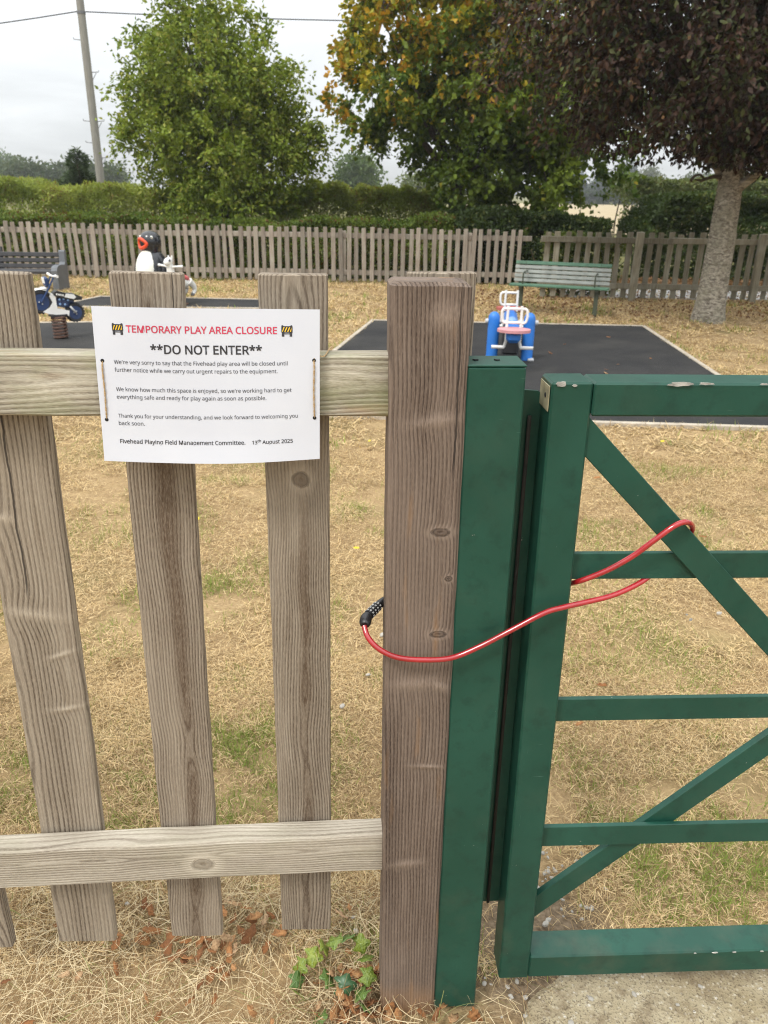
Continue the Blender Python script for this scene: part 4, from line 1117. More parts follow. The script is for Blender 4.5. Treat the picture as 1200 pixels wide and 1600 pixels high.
def vegetation():
    # broad green tree rising from the hedge
    tree('deciduous_tree', 'bright green tapering tree behind the left hand picket fence, beside the utility pole', 'tree', (-3.45, 17.2, 0), 3.2, .13, .05,
         [((-3.5, 17.2, 2.25), (1.92, 1.7, 1.15)), ((-3.6, 17.2, 3.15), (1.68, 1.5, 1.1)), ((-3.65, 17.2, 3.9), (1.28, 1.2, 1.0)), ((-3.85, 17.2, 4.75), (.55, .6, .8)), ((-4.7, 17.1, 2.2), (.85, 1.0, .7)), ((-2.25, 17.1, 2.35), (.80, 1.0, .6)), ((-3.2, 16.9, 1.35), (1.5, 1.1, .6)), ((-2.6, 17.2, 3.6), (.6, .8, .5)), ((-4.7, 17.2, 3.55), (.6, .7, .5))],
         560, 8, 13, .50, .098, .055, .35, pal_simple((.075, .125, .012), (.27, .34, .042), (.36, .38, .07), .16), BARK_D, LEAF, 5, .45, 30, shell=.42)
    # maple turning yellow
    tree('maple_tree', 'large maple with yellow and orange leaves at its top, behind the green bench', 'tree', (1.35, 16.9, 0), 2.3, .20, .10,
         [((1.5, 16.8, 3.2), (2.5, 2.1, 1.5)), ((1.6, 16.9, 4.6), (2.55, 2.2, 1.7)), ((1.8, 17, 6.0), (2.0, 1.9, 1.2)), ((3.2, 16.8, 2.9), (1.8, 1.8, 1.3)), ((2.2, 16.6, 1.75), (1.7, 1.4, .75)), ((2.6, 16.0, 1.1), (1.35, .8, .6)), ((-.2, 16.5, 3.2), (1.1, 1.1, .75)), ((.0, 16.5, 4.4), (1.0, 1.1, .9))],
         640, 8, 14, .42, .110, .092, .35, pal_maple, BARK_D, LEAF, 8, .15, 34, shell=.42)
    # purple-leaved tree in the play area
    def cutp(P): return (P[:, 2] > 1.80 + .13 * np.abs(P[:, 0] - 4.2) ** .9 - .25 * np.clip(P[:, 0] - 4.2, 0, 1.2)) 
    tree('purple_leaf_tree', 'purple leaved tree with pale ringed bark standing on the lawn right of the bench', 'tree', (4.215, 10.35, 0), 3.0, .185, .115,
         [((4.3, 10.3, 2.75), (2.5, 2.1, .95)), ((2.9, 10.2, 3.0), (1.75, 1.8, .9)), ((4.2, 10.3, 3.7), (2.5, 2.3, 1.2)), ((2.5, 10.1, 3.9), (1.55, 1.7, 1.0)), ((5.8, 10.3, 3.0), (1.9, 1.9, 1.1)), ((4.2, 10.2, 5.0), (2.2, 2.0, 1.1)), ((4.5, 9.9, 2.1), (1.0, 1.0, .45))],
         820, 8, 14, .42, .082, .043, .75, pal_plum, BARK_P, LEAF_DARK, 12, -.05, 40, shell=.35, trunk_n=20, trunk_pts=[(0, 0, -.08), (.0, 0, .5), (.0, 0, 1.1), (-.01, 0, 1.7), (-.02, .02, 2.3), (.0, .05, 3.2)], fork=.5, cut=cutp)
    # broken bare stub low on the trunk
    tr = [o for o in bpy.data.objects if o.name.startswith('purple_leaf_tree')][0]
    mb = MB(); mb.tube([(-.08, 0, 1.72), (-.25, -.05, 1.74), (-.42, -.1, 1.69), (-.50, -.12, 1.70)], [.03, .022, .016, .010], 7); mb.tube([(-.36, -.08, 1.70), (-.44, -.1, 1.76), (-.52, -.14, 1.74), (-.56, -.15, 1.68)], [.012, .014, .016, .02], 6); mb.build('dead_branch', BARK_D, tr, True)

    def hedge(name, label, x0, x1, yf, yb, zfun, n, L, W, pal, seed, cat='hedge', mat=LEAF, kind_=None, z0=0.0, front=.45):
        rng = np.random.default_rng(seed)
        m = int(n * 1.5); x = rng.uniform(x0, x1, m); h = zfun(x)
        fr = rng.uniform(size=m)
        yb_ = np.where(fr < front, yf + np.abs(rng.normal(0, .16, m)), rng.uniform(yf, yb, m))
        z = np.where(fr < front, rng.uniform(z0, 1, m) * h, h * (1 - np.abs(rng.normal(0, .13, m)))); z = np.clip(z, 0.0, None)
        bul = (vnoise(x * 1.7, z * 2.3, seed) - .5) * .5 + (vnoise(x * 5, z * 5, seed + 1) - .5) * .22
        yy = yb_ + bul * (yb_ - yf < .5)
        keep = rng.uniform(size=m) < np.clip(.35 + 1.3 * vnoise(x * 4.1, z * 5.3 + yy * 2, seed + 2), .25, 1)
        x, yy, z, h = x[keep], yy[keep], z[keep], h[keep]; k = len(x)
        P = np.stack([x, yy, z], 1); D = rng.normal(size=(k, 3)) * .7 + np.array([0, -.45, .35])
        C = pal(rng, P, vnoise(x * 5, z * 6 + yy, seed + 3), vnoise(x * 1.3, z * 1.6, seed + 4))
        V, F = leaf_arrays(rng, P, D, L * rng.uniform(.6, 1.3, k), W, .2)
        base = np.array([(x0 + x1) / 2, (yf + yb) / 2, 0.0])
        r = thing(name, label, cat, tuple(base))
        if kind_: r['kind'] = kind_
        link('foliage', np_mesh('foliage', V - base, F, mat, np.repeat(C, 4, 0)), r)
        # woody stems inside
        rs = random.Random(seed); mb = MB()
        for i in range(int((x1 - x0) * 7)):
            a = rs.uniform(x0 + .1, x1 - .1); b = rs.uniform(yf + .25, yb - .1); zz = float(zfun(np.array([a]))[0]) * rs.uniform(.55, .9)
            mb.tube([(a - base[0], b - base[1], -.02), (a - base[0] + rs.uniform(-.15, .15), b - base[1] + rs.uniform(-.1, .1), zz * .5), (a - base[0] + rs.uniform(-.3, .3), b - base[1] + rs.uniform(-.15, .15), zz)], [.018, .012, .005], 5, False)
        mb.build('stems', BARK_D, r, True)['kind'] = 'stuff'
        return r
    hz = lambda b, a, f, s: (lambda x: b + a * (vnoise(x * f, x * 0, s) - .5) * 2 + a * .6 * (vnoise(x * f * 3.7, x * 0, s + 1) - .5) * 2)
    dk = pal_simple((.052, .10, .016), (.19, .235, .04), (.17, .10, .035), .12)
    hedge('hedge', 'trimmed dark green hedge close behind the left hand picket fence', -12, 2.6, 14.75, 16.3, hz(1.02, .09, .9, 1), 62000, .062, .040, dk, 51)
    lt = pal_simple((.16, .22, .035), (.38, .42, .10), (.27, .20, .06), .10)
    hedge('wild_shrubs', 'tall loose pale green growth behind the left hedge and utility pole', -13, -4.8, 17.5, 19.5, hz(1.60, .18, 1.1, 5), 42000, .080, .032, lt, 52, 'shrub')
    hedge('wild_shrubs', 'tall loose pale green growth between the green tree and the maple', -2.6, 1.2, 17.9, 19.6, hz(1.62, .2, 1.3, 6), 27000, .080, .032, lt, 53, 'shrub')
    hedge('wild_shrubs', 'tall loose pale green growth directly behind the green tree', -5.0, -2.4, 18.0, 19.6, hz(1.55, .16, 1.2, 16), 15000, .080, .032, lt, 58, 'shrub')
    dk2 = pal_simple((.024, .046, .012), (.085, .120, .030), (.13, .15, .04), .12)
    def hr(x): return np.minimum(1.42 + .16 * (vnoise(x * .9, x * 0, 8) - .5) * 2 + .08 * (vnoise(x * 3.1, x * 0, 9) - .5), .95 + (x - 4.75) * 1.1)
    hedge('hedge', 'dark hedge behind the right hand fence, either side of the pale tree trunk', 4.75, 10.5, 15.3, 17.2, hr, 40000, .075, .052, dk2, 54)
    dk3 = pal_simple((.018, .034, .010), (.060, .090, .022), (.15, .17, .05), .10)
    hedge('bramble_bush', 'dark bramble bush under the maple, spilling over the fence end', 1.2, 3.95, 14.42, 16.2, lambda x: 1.28 - .10 * np.abs(x - 2.0) + .10 * (vnoise(x * 3, x * 0, 3) - .5), 17000, .07, .05, dk3, 55, 'bush')
    hedge('creeper', 'green creeper trailing over the fence rail behind the bench', 2.45, 3.65, 12.58, 12.95, lambda x: .98 - .10 * np.abs(x - 2.6) + .2 * (vnoise(x * 5, x * 0, 3) - .5), 2600, .06, .045, pal_simple((.04, .07, .014), (.14, .18, .03), (.2, .2, .05), .15), 56, 'climber')
    hedge('hedge', 'mid green bushes further off behind the dark right hand hedge', 6.2, 14, 22, 24, hz(1.88, .2, .5, 15), 16000, .11, .07, pal_simple((.06, .09, .03), (.15, .18, .06), (.19, .19, .07), .15), 57)
    # leaf litter below the right hedge, against the path
    rng = np.random.default_rng(61); n = 5200
    P = np.stack([rng.uniform(2.6, 10, n), rng.normal(14.75, .28, n), rng.uniform(.03, .07, n)], 1); D = rng.normal(size=(n, 3)) * np.array([1, 1, .25])
    V, F = leaf_arrays(rng, P, D, .07 * rng.uniform(.6, 1.3, n), .05, .3); C = lerpc((.19, .105, .05), (.32, .19, .095), rng.uniform(size=n))
    o = link('leaf_litter', np_mesh('leaf_litter', V, F, LEAF, np.repeat(C, 4, 0))); tag(o, 'orange brown leaf litter between footpath and right hand hedge', 'leaf litter', kind='stuff')
    n = 1500; P = np.stack([rng.uniform(1.3, 6.5, n), rng.uniform(10.4, 13.6, n), rng.uniform(.02, .05, n)], 1); D = rng.normal(size=(n, 3)) * np.array([1, 1, .25])
    V, F = leaf_arrays(rng, P, D, .05 * rng.uniform(.5, 1.2, n), .03, .3); C = lerpc((.13, .065, .04), (.30, .17, .08), rng.uniform(size=n))
    o = link('leaf_litter', np_mesh('leaf_litter', V, F, LEAF, np.repeat(C, 4, 0))); tag(o, 'scattered brown leaves on the lawn under the purple tree and bench', 'leaf litter', kind='stuff')

    # dark conifer by the pole
    rng = np.random.default_rng(71); cx, cy = -8.9, 24.0; h = 2.5
    k = 11000; z = h * (1 - rng.uniform(size=k) ** .55); a = rng.uniform(0, 2 * pi, k); lay = .55 + .45 * np.sin(z * 9 + a * 2)
    rad = (.98 * (1 - z / h) ** .75 + .05) * np.sqrt(rng.uniform(.25, 1, k)) * lay
    P = np.stack([rad * np.cos(a), rad * np.sin(a), z + rad * .28], 1); D = np.stack([np.cos(a), np.sin(a), np.full(k, .35)], 1) + rng.normal(size=(k, 3)) * .35
    V, F = leaf_arrays(rng, P, D, .15 * rng.uniform(.6, 1.2, k), .035, .2); C = lerpc((.028, .05, .02), (.08, .115, .042), rng.uniform(size=k))
    r = thing('conifer', 'dark pointed conifer just left of the utility pole behind the hedge', 'tree', (cx, cy, 0))
    link('crown', np_mesh('crown', V, F, LEAF_DARK, np.repeat(C, 4, 0)), r); mb = MB(); mb.tube([(0, 0, -.1), (0, 0, 1.2), (0, 0, 2.3)], [.12, .08, .02], 8); mb.build('trunk', BARK_D, r, True)

    # distant trees
    def far_tree(label, x, y, env, n, L, ca, cb, seed, name='distant_tree', group=None, th=3):
        rng = np.random.default_rng(seed); A, od = sample_env(rng, env, n // 14, .6); ai = np.repeat(np.arange(len(A)), 14)
        P = A[ai] + rng.normal(size=(len(ai), 3)) * L * .9; D = od[ai] + rng.normal(size=(len(ai), 3)) * .8
        V, F = leaf_arrays(rng, P, D, L * rng.uniform(.6, 1.3, len(ai)), L * .7, .25); C = lerpc(ca, cb, np.clip(np.repeat(rng.uniform(size=len(A)), 14) * .7 + .3 * rng.uniform(size=len(ai)), 0, 1))
        r = thing(name, label, 'tree', (x, y, 0), 0, group); link('crown', np_mesh('crown', V, F, LEAF, np.repeat(C, 4, 0)), r)
        mb = MB(); mb.tube([(0, 0, -.2), (.1, 0, th * .5), (0, 0, th)], [L * .5, L * .4, L * .2], 7); mb.build('trunk', BARK_D, r, True)
    G1, G2 = (.045, .085, .018), (.14, .20, .05)
    far_tree('rounded far tree standing alone on the skyline at the left edge of the view', -77, 168, [((0, 0, 4.6), (2.7, 2.5, 2.4)), ((2.6, 0, 4.3), (1.9, 2, 2.0)), ((1, 0, 2.5), (3, 2.5, 2))], 4200, .55, G1, G2, 80)
    for i, (x, y, w, h, lab) in enumerate(((-46, 105, 3.0, 3.9, 'low dark skyline tree left of the conifer, the leftmost of three'), (-41.5, 108, 3.2, 3.7, 'low dark skyline tree left of the conifer, the middle one of three'), (-36.5, 106, 3.0, 4.0, 'low dark skyline tree nearest the conifer'))):
        far_tree(lab, x, y, [((0, 0, h * .62), (w, 2, h * .42)), ((0, 0, h * .3), (w * 1.1, 2, h * .3))], 3600, .5, G1, (.10, .12, .045), 81 + i, group='skyline trees left of the pole')
    far_tree('bluish rounded tree seen between the green tree and the maple', -3.3, 76, [((0, 0, 3.1), (1.6, 1.5, 1.5)), ((1.3, 0, 2.6), (1.3, 1.4, 1.3)), ((0, 0, 1.5), (2.2, 1.5, 1.4))], 4200, .36, G1, G2, 85, th=2)
    far_tree('small far bush in the gap just left of the maple foliage', 2.6, 80, [((0, 0, 1.9), (1.5, 1.3, 1.1)), ((1.5, 0, 1.6), (1.4, 1.2, 1.0))], 2400, .34, G2, (.16, .17, .07), 86, th=1.2)
    far_tree('tall slim poplar on the skyline left of the trunk', 61.5, 216, [((0, 0, 5.2), (1.6, 1.5, 5.0)), ((0, 0, 3.2), (2.0, 1.8, 3.4))], 4600, .55, (.025, .045, .025), (.055, .08, .04), 87, 'poplar_tree', th=6)
    far_tree('round pale green tree right beside the slim poplar', 66.0, 214, [((0, 0, 5.0), (2.6, 2.2, 3.0)), ((1.6, 0, 3.5), (2.6, 2.2, 2.6))], 4600, .6, (.06, .085, .035), (.16, .18, .065), 88, th=4)
    far_tree('dark spreading conifer left of the slim poplar across the field', 53.5, 212, [((0, 0, 3.2), (3.0, 2.4, 1.6)), ((.3, 0, 5.2), (1.5, 1.4, 1.8)), ((0, 0, 1.8), (3.6, 2.4, 1.6))], 4200, .55, (.025, .045, .025), (.06, .085, .04), 89, th=4)
    far_tree('reddish far bush at the field edge below the poplar', 56.8, 205, [((0, 0, 1.6), (2.8, 2, 1.5))], 1800, .5, (.09, .075, .04), (.15, .12, .06), 90, th=1)
    far_tree('dark far tree at the left end of the field hedge', 46.5, 210, [((0, 0, 3.6), (2.2, 2.0, 3.2)), ((1.5, 0, 2.4), (2.2, 2, 2.2))], 3800, .6, (.03, .05, .03), (.06, .09, .045), 91, th=3)
    for i, (x, y, w, h, lab) in enumerate(((60, 165, 4.2, 5.0, 'leafy skyline tree behind the trunk stub, the leftmost of four'), (66.5, 168, 4.4, 5.5, 'leafy skyline tree just left of the pale trunk, second of four'), (74, 166, 4.6, 5.2, 'leafy skyline tree just right of the pale trunk, third of four'), (82, 168, 4.6, 5.4, 'leafy skyline tree at the right edge, the last of four'))):
        far_tree(lab, x, y, [((0, 0, h * .64), (w, 2.5, h * .36)), ((0, 0, h * .3), (w * 1.1, 2.5, h * .3))], 4400, .62, (.045, .07, .03), (.12, .145, .055), 92 + i, group='skyline trees right of the field')
    hedge('hedge', 'straight dark hedge line across the far edge of the field', 30, 100, 150, 152.5, hz(1.9, .15, .2, 25), 9000, .6, .45, pal_simple((.03, .05, .025), (.06, .085, .04)), 99)
vegetation()

fm = NT('stubble_field'); p = fm.pos(); s = fm.sep(p)
row = fm.math('SINE', fm.mul(fm.add(s[0], fm.mul(s[1], .33)), 3.1))
c = fm.mix(fm.map(fm.noise(p, .5, 4), .3, .7), (.30, .24, .145), (.38, .31, .20)); c = fm.mix(fm.map(row, .2, 1, 0, .35), c, (.34, .29, .16))
mb = MB(); mb.add([(6, 34, .03), (140, 34, .03), (150, 151, .03), (10, 151, .03)], [(0, 1, 2, 3)]); o = mb.build('field', fm.bsdf(c, .95, 0, None, .1)); kind(o, 'structure'); o['label'] = 'pale stubble field beyond the hedges'

# ================================================================== UTILITY POLE AND WIRES
polem = far_wood_mat('grey_pole_wood', (.36, .345, .31), (.23, .215, .19))
steel = simple_mat('galvanised_steel', (.16, .16, .165), .55, .2, 40, metal=.5)
t = thing('utility_pole', 'tall grey wooden utility pole with step irons rising behind the hedge', 'utility pole', (-7.61, 22, 0))
mb = MB(); mb.tube([(0, 0, -.2), (0, 0, 3), (0, 0, 6), (0, 0, 8.2)], [.108, .100, .092, .085], 14); mb.build('pole_shaft', polem, t, True)
for i, (s, z) in enumerate(((-1, 2.55), (1, 2.2), (-1, 3.05), (1, 3.05), (1, 4.15), (-1, 4.85), (1, 5.9), (-1, 6.6))):
    m = MB(); m.tube([(s * .08, 0, z), (s * .26, 0, z + .015), (s * .27, 0, z + .05)], .011, 6)
    if s > 0: m.tube([(s * .10, 0, z - .16), (s * .20, 0, z - .01)], .008, 5)
    m.build('step_iron', steel, t, True)
mb = MB(); mb.lathe([(.104, 5.40), (.104, 5.46)], 14); mb.build('bracket', steel, t, True)
wire = simple_mat('black_cable', (.03, .03, .032), .6, .1)
def overhead(a, b, sag, label):
    a = Vector(a); b = Vector(b); P = [a.lerp(b, i / 24) - Vector((0, 0, sag * 4 * (i / 24) * (1 - i / 24))) for i in range(25)]
    m = MB(); m.tube([p - a for p in P], .014, 6); o = m.build('overhead_wire', wire, None, True); o.location = a; tag(o, label, 'wire', 'overhead wires at the pole')
overhead((-7.72, 22, 5.45), (-32, 21, 4.9), .85, 'overhead wire leaving the utility pole towards the left')
overhead((-7.50, 22, 5.45), (17, 25.5, 6.6), .30, 'overhead wire from the utility pole running behind the green tree')
# ================================================================== PLAY EQUIPMENT AND BENCHES
def P_(name, col, rough=.4, var=.08, **k): return simple_mat(name, col, rough, var, 9, **k)
blue = P_('faded_blue_plastic', (.018, .15, .50), .42, .12)
blue_pale = P_('pale_blue_plastic', (.17, .29, .50), .45)
whitep = P_('white_tube', (.74, .73, .70), .35)
pink = P_('faded_pink_board', (.50, .235, .25), .55, .15)
redp = P_('faded_red_board', (.42, .11, .09), .55, .15)
blackp = P_('black_rubbery_plastic', (.016, .016, .018), .5)
greyp = P_('grey_cap', (.42, .43, .44), .4)

def seesaw():
    yaw = radians(-7); t = thing('seesaw', 'blue seesaw with two round topped posts, pink seats and white tube handles', 'seesaw', (1.19, 7.5, .018), yaw)
    for s in (-1, 1):
        m = MB(); r = .056; m.lathe([(r * 1.02, 0), (r, .01), (r, .375), (r * .93, .405), (r * .72, .428), (r * .38, .442), (.004, .446)], 20, Matrix.Translation((s * .168, 0, 0)))
        po = m.build('post', blue, t, True)
        m = MB(); m.lathe([(.024, 0), (.024, .022), (.018, .030)], 12, Matrix.Translation((s * .222, 0, .355)) @ Matrix.Rotation(s * pi / 2, 4, 'Y')); m.build('axle_cap', greyp, po, True)
        m = MB(); m.box((s * .205, -.05, .012), (.06, .07, .024), .006); m.build('foot_bracket', greyp, po)
    m = MB(); m.tube([(-.2, 0, .355), (.2, 0, .355)], .017, 12); m.build('axle', greyp, t, True)
    m = MB(); m.box((0, 0, .335), (.125, 1.55, .10), .03); m.build('beam', blue, t)
    m = MB(); m.ell((0, -.03, .345), (.060, .14, .062), 16, 10); m.build('beam_hub', blue_pale, t, True)
    m = MB(); m.box((0, .0, .19), (.16, .22, .26), .02); m.build('spring_box', blackp, t)
    for s in (-1, 1):
        z = .375
        m = MB(); n = 24; o = [(.145 * cos(2 * pi * k / n), .115 * sin(2 * pi * k / n)) for k in range(n)]
        m.prism(o, -.012, .012, Matrix.Translation((0, s * .70, z + .012)) @ Matrix.Rotation(pi / 2, 4, 'X')); m.build('seat', pink if s < 0 else redp, t)
        hy = s * .60
        for q in (-1, 1):
            # upright and outer D-shaped grip, one bent tube each
            h = MB(); h.tube([(q * .062, hy, z + .0), (q * .060, hy, z + .18), (q * .058, hy, z + .205)], .0125, 8); h.build('handle_post', whitep, t, True)
            if s > 0 and q > 0: continue
            h = MB(); h.tube(catmull([(q * .060, hy, z + .180), (q * .088, hy, z + .182), (q * .105, hy, z + .170), (q * .111, hy, z + .145), (q * .110, hy, z + .10), (q * .10, hy, z + .070), (q * .080, hy, z + .060), (q * .062, hy, z + .062)], 4), .0115, 8); h.build('grip', whitep, t, True)
        for zz in (.181, .063):
            h = MB(); h.tube([(-.061, hy, z + zz), (.061, hy, z + zz)], .0125, 8); h.build('cross_bar', whitep, t, True)
        for q in (-1, 1):
            h = MB(); h.tube([(q * .058, hy, z - .02), (q * .060, hy, z - .105), (q * .075, hy - .0, z - .155)], .013, 8); h.build('foot_stem', whitep, t, True)
            h = MB(); h.tube([(q * .070, hy, z - .155), (q * .185, hy, z - .155)], .0155, 10); h.build('foot_rest', whitep, t, True)
seesaw()

def spring(mb, r, z0, z1, turns, wire):
    n = turns * 14; mb.tube([(r * cos(2 * pi * k / 14), r * sin(2 * pi * k / 14), z0 + (z1 - z0) * k / n) for k in range(n + 1)], wire, 6)
    return mb
rust = simple_mat('rusty_spring_steel', (.10, .052, .036), .7, .4, 40, metal=.2)
def bike():
    yaw = radians(38)      # nose (local -x) points left and a little towards the camera
    t = thing('spring_rider', 'blue and white motorbike springer on a rusty coil spring', 'spring rider', (-3.445, 8.2, .0), yaw)
    navy = P_('navy_plastic', (.018, .050, .16), .35, .15); navy_d = P_('dark_navy', (.014, .030, .085), .35)
    navy = P_('navy_plastic', (.014, .038, .115), .35, .15); tyre = P_('tyre_rubber', (.018, .018, .02), .6); wh = P_('white_bodywork', (.76, .76, .74), .35)
    m = MB(); m.lathe([(.115, 0), (.115, .012), (.10, .016)], 18); m.build('base_plate', rust, t)
    m = spring(MB(), .067, .016, .245, 7, .0125); m.build('spring', rust, t, True)
    m = MB(); m.box((0, 0, .255), (.17, .11, .025), .006); m.build('mount', blackp, t)
    pitch = radians(13)
    R = Matrix.Translation((0, 0, .268)) @ Matrix.Rotation(pitch, 4, 'Y')       # nose (-x) up
    def fin(m, name, mat, par=t, smooth=True): m.v = [tuple(R @ Vector(p)) for p in m.v]; return m.build(name, mat, par, smooth)
    def wheel(x, z, r, w):
        Mw = Matrix.Translation((x, 0, z)) @ Matrix.Rotation(pi / 2, 4, 'X')
        m = MB(); m.lathe([(r * .66, -w * .42), (r * .86, -w * .5), (r * .97, -w * .36), (r, 0), (r * .97, w * .36), (r * .86, w * .5), (r * .66, w * .42)], 28, Mw)
        for k in range(20):
            a = 2 * pi * k / 20; Rk = Matrix.Rotation(a, 3, 'Y')
            m.box((x + r * .985 * sin(a), 0, z + r * .985 * cos(a)), (r * .13, w * .86, r * .10), .003, Rk)
        ty = fin(m, 'wheel', tyre)
        m = MB(); m.lathe([(r * .69, -w * .47), (r * .5, -w * .40), (r * .16, -w * .55), (r * .13, w * .55), (r * .5, w * .40), (r * .69, w * .47)], 22, Mw); fin(m, 'hub', navy, ty)
        for s in (-1, 1):
            m = MB()
            for k in range(3):
                a = 2 * pi * k / 3 + .4; m.ell((x + r * .17 * sin(a), s * w * .56, z + r * .17 * cos(a)), (.007, .005, .007), 8, 6)
            fin(m, 'hub_bolt', greyp, ty)
    wheel(-.185, .095, .118, .085); wheel(.165, .045, .098, .075)
    # white side body
    o = [(-.115, .17), (-.085, .20), (-.05, .17), (-.035, .10), (-.02, .055), (.10, .055), (.10, .0), (-.10, -.01), (-.16, .0), (-.10, .055), (-.075, .11)]
    m = MB(); m.prism(o, -.045, .045); fin(m, 'body_shell', wh, smooth=False)
    m = MB(); m.box((.035, 0, .125), (.14, .082, .10), .02); m.box((.10, 0, .155), (.09, .07, .05), .015); fin(m, 'engine_block', navy_d, smooth=False)
    m = MB()
    for (x, z) in ((-.01, .15), (.03, .165), (.075, .16), (.0, .105), (.05, .11)): m.ell((x, -.044, z), (.012, .006, .012), 8, 6)
    fin(m, 'engine_bolt', blue_pale)
    # seat with pale sides, kicked-up tail
    o = [(-.07, .215), (-.045, .235), (.06, .225), (.13, .235), (.205, .215), (.215, .185), (.17, .175), (.10, .165), (-.03, .17), (-.075, .185)]
    m = MB(); m.prism(o, -.05, .05); fin(m, 'seat', blackp, smooth=False)
    o = [(.035, .185), (.045, .222), (.125, .228), (.15, .205), (.13, .18)]
    m = MB(); m.prism(o, -.0535, .0535); fin(m, 'number_panel', wh, smooth=False)
    m = MB()
    for i, (x, w) in enumerate(((-.045, .012), (-.028, .008), (-.012, .014), (.006, .009), (.02, .010))):
        m.box((x, -.0515, .20), (w, .003, .018), 0); m.box((x, .0515, .20), (w, .003, .018), 0)
    fin(m, 'seat_lettering', wh, smooth=False)
    m = MB(); m.box((.205, 0, .205), (.04, .06, .028), .008); fin(m, 'tail_light', blackp, smooth=False)
    # front forks, mudguard, headlight panel, bars
    for s in (-1, 1):
        m = MB(); m.tube([(-.185, s * .052, .095), (-.115, s * .050, .28), (-.090, s * .048, .365)], .0095, 8); fin(m, 'fork', navy)
    Mw = Matrix.Translation((-.185, 0, .095)); V = []; F = []; n = 10
    for k in range(n + 1):
        a = radians(-38 + 92 * k / n)
        for (rr, yy) in ((.128, -.045), (.136, -.02), (.136, .02), (.128, .045)): V.append(Mw @ Vector((rr * sin(a) * 1.0, yy, rr * cos(a))))
    for k in range(n):
        for j in range(3): F.append((k * 4 + j, k * 4 + j + 1, k * 4 + 5 + j, k * 4 + 4 + j))
    m = MB(); o0 = [Vector(v) for v in V]; m.add(V + [Mw @ ((Mw.inverted() @ v) * .96) for v in o0], F + [tuple(i + len(V) for i in reversed(f)) for f in F] + [(k * 4, k * 4 + 4, k * 4 + 4 + len(V), k * 4 + len(V)) for k in range(n)] + [(k * 4 + 3, k * 4 + 3 + len(V), k * 4 + 7 + len(V), k * 4 + 7) for k in range(n)])
    fin(m, 'mudguard', wh)
    m = MB(); m.box((-.148, 0, .305), (.045, .10, .10), .016, rotm('Y', -.35)); fin(m, 'fairing', navy, smooth=False)
    m = MB(); m.box((-.172, 0, .312), (.008, .076, .058), .003, rotm('Y', -.35)); fin(m, 'front_plate', wh, smooth=False)
    m = MB(); m.box((-.165, 0, .235), (.05, .09, .022), .008, rotm('Y', -.25)); fin(m, 'fork_bridge', wh, smooth=False)
    m = MB(); m.tube([(-.088, -.15, .380), (-.098, -.06, .372), (-.098, .06, .372), (-.088, .15, .380)], .010, 8); fin(m, 'handlebar', whitep)
    for s in (-1, 1):
        m = MB(); m.tube([(-.090, s * .105, .379), (-.088, s * .165, .380)], .0145, 10); fin(m, 'grip', whitep)
    m = MB(); m.tube([(.165, -.052, .045), (.10, -.052, .10)], .011, 8); m.tube([(.165, .052, .045), (.10, .052, .10)], .011, 8); fin(m, 'swing_arm', greyp)
bike()

def penguin():
    yaw = radians(-20)     # front faces local -y
    t = thing('litter_bin', 'penguin shaped litter bin with white belly and open orange beak', 'litter bin', (-3.27, 11.15, .018), yaw)
    blk = P_('glossy_black_shell', (.014, .015, .018), .22, .1, spec=.6); wt_ = P_('white_belly', (.78, .78, .70), .4); org = P_('orange_beak', (.66, .060, .012), .35); dark = P_('bin_mouth', (.01, .01, .01), .9)
    z0 = -.018 + .018
    m = MB(); m.lathe([(.20, 0), (.225, .03), (.235, .18), (.232, .36), (.21, .50), (.175, .60), (.145, .645), (.12, .668)], 28); m.build('body', blk, t, True)
    m = MB(); m.lathe([(.105, .655), (.125, .70), (.142, .75), (.146, .81), (.134, .865), (.10, .912), (.055, .936), (.005, .943)], 28); m.build('head', blk, t, True)
    m = MB(); m.ell((-.01, -.088, .40), (.172, .17, .300), 24, 16); m.build('belly', wt_, t, True)
    for s in (-1, 1):
        m = MB(); m.ell((s * .235, -.02, .37), (.035, .085, .20), 14, 10, rotm('Y', s * -.16)); m.build('flipper', blk, t, True)
        m = MB(); m.ell((s * .085, -.17, .02), (.075, .115, .035), 14, 8); m.build('foot', org, t, True)
        m = MB(); m.ell((s * .092, -.092, .862), (.020, .014, .022), 12, 8); e = m.build('eye', wt_, t, True)
        m = MB(); m.ell((s * .096, -.104, .863), (.009, .006, .010), 10, 6); m.build('pupil', blk, e, True)
    # beak: an open diamond-shaped ring, mouth dark inside
    ring = [(-.076, .02), (-.066, .052), (-.025, .066), (.02, .052), (.058, .025), (.076, .0), (.055, -.028), (.02, -.048), (-.03, -.056), (-.066, -.03)]
    TW = Matrix.Rotation(radians(-16), 4, 'Z')
    P = catmull([TW @ Vector((x, -.118 - .030 * (1 - abs(x) / .09) * 1.2, .778 + z)) for x, z in ring + ring[:1]], 4)
    m = MB(); m.tube(P, .022, 10, False); m.build('beak', org, t, True)
    m = MB(); m.ell(TW @ Vector((0, -.100, .778)), (.068, .048, .052), 18, 10, rotm('Z', radians(-16))); m.build('mouth', dark, t, True)
penguin()

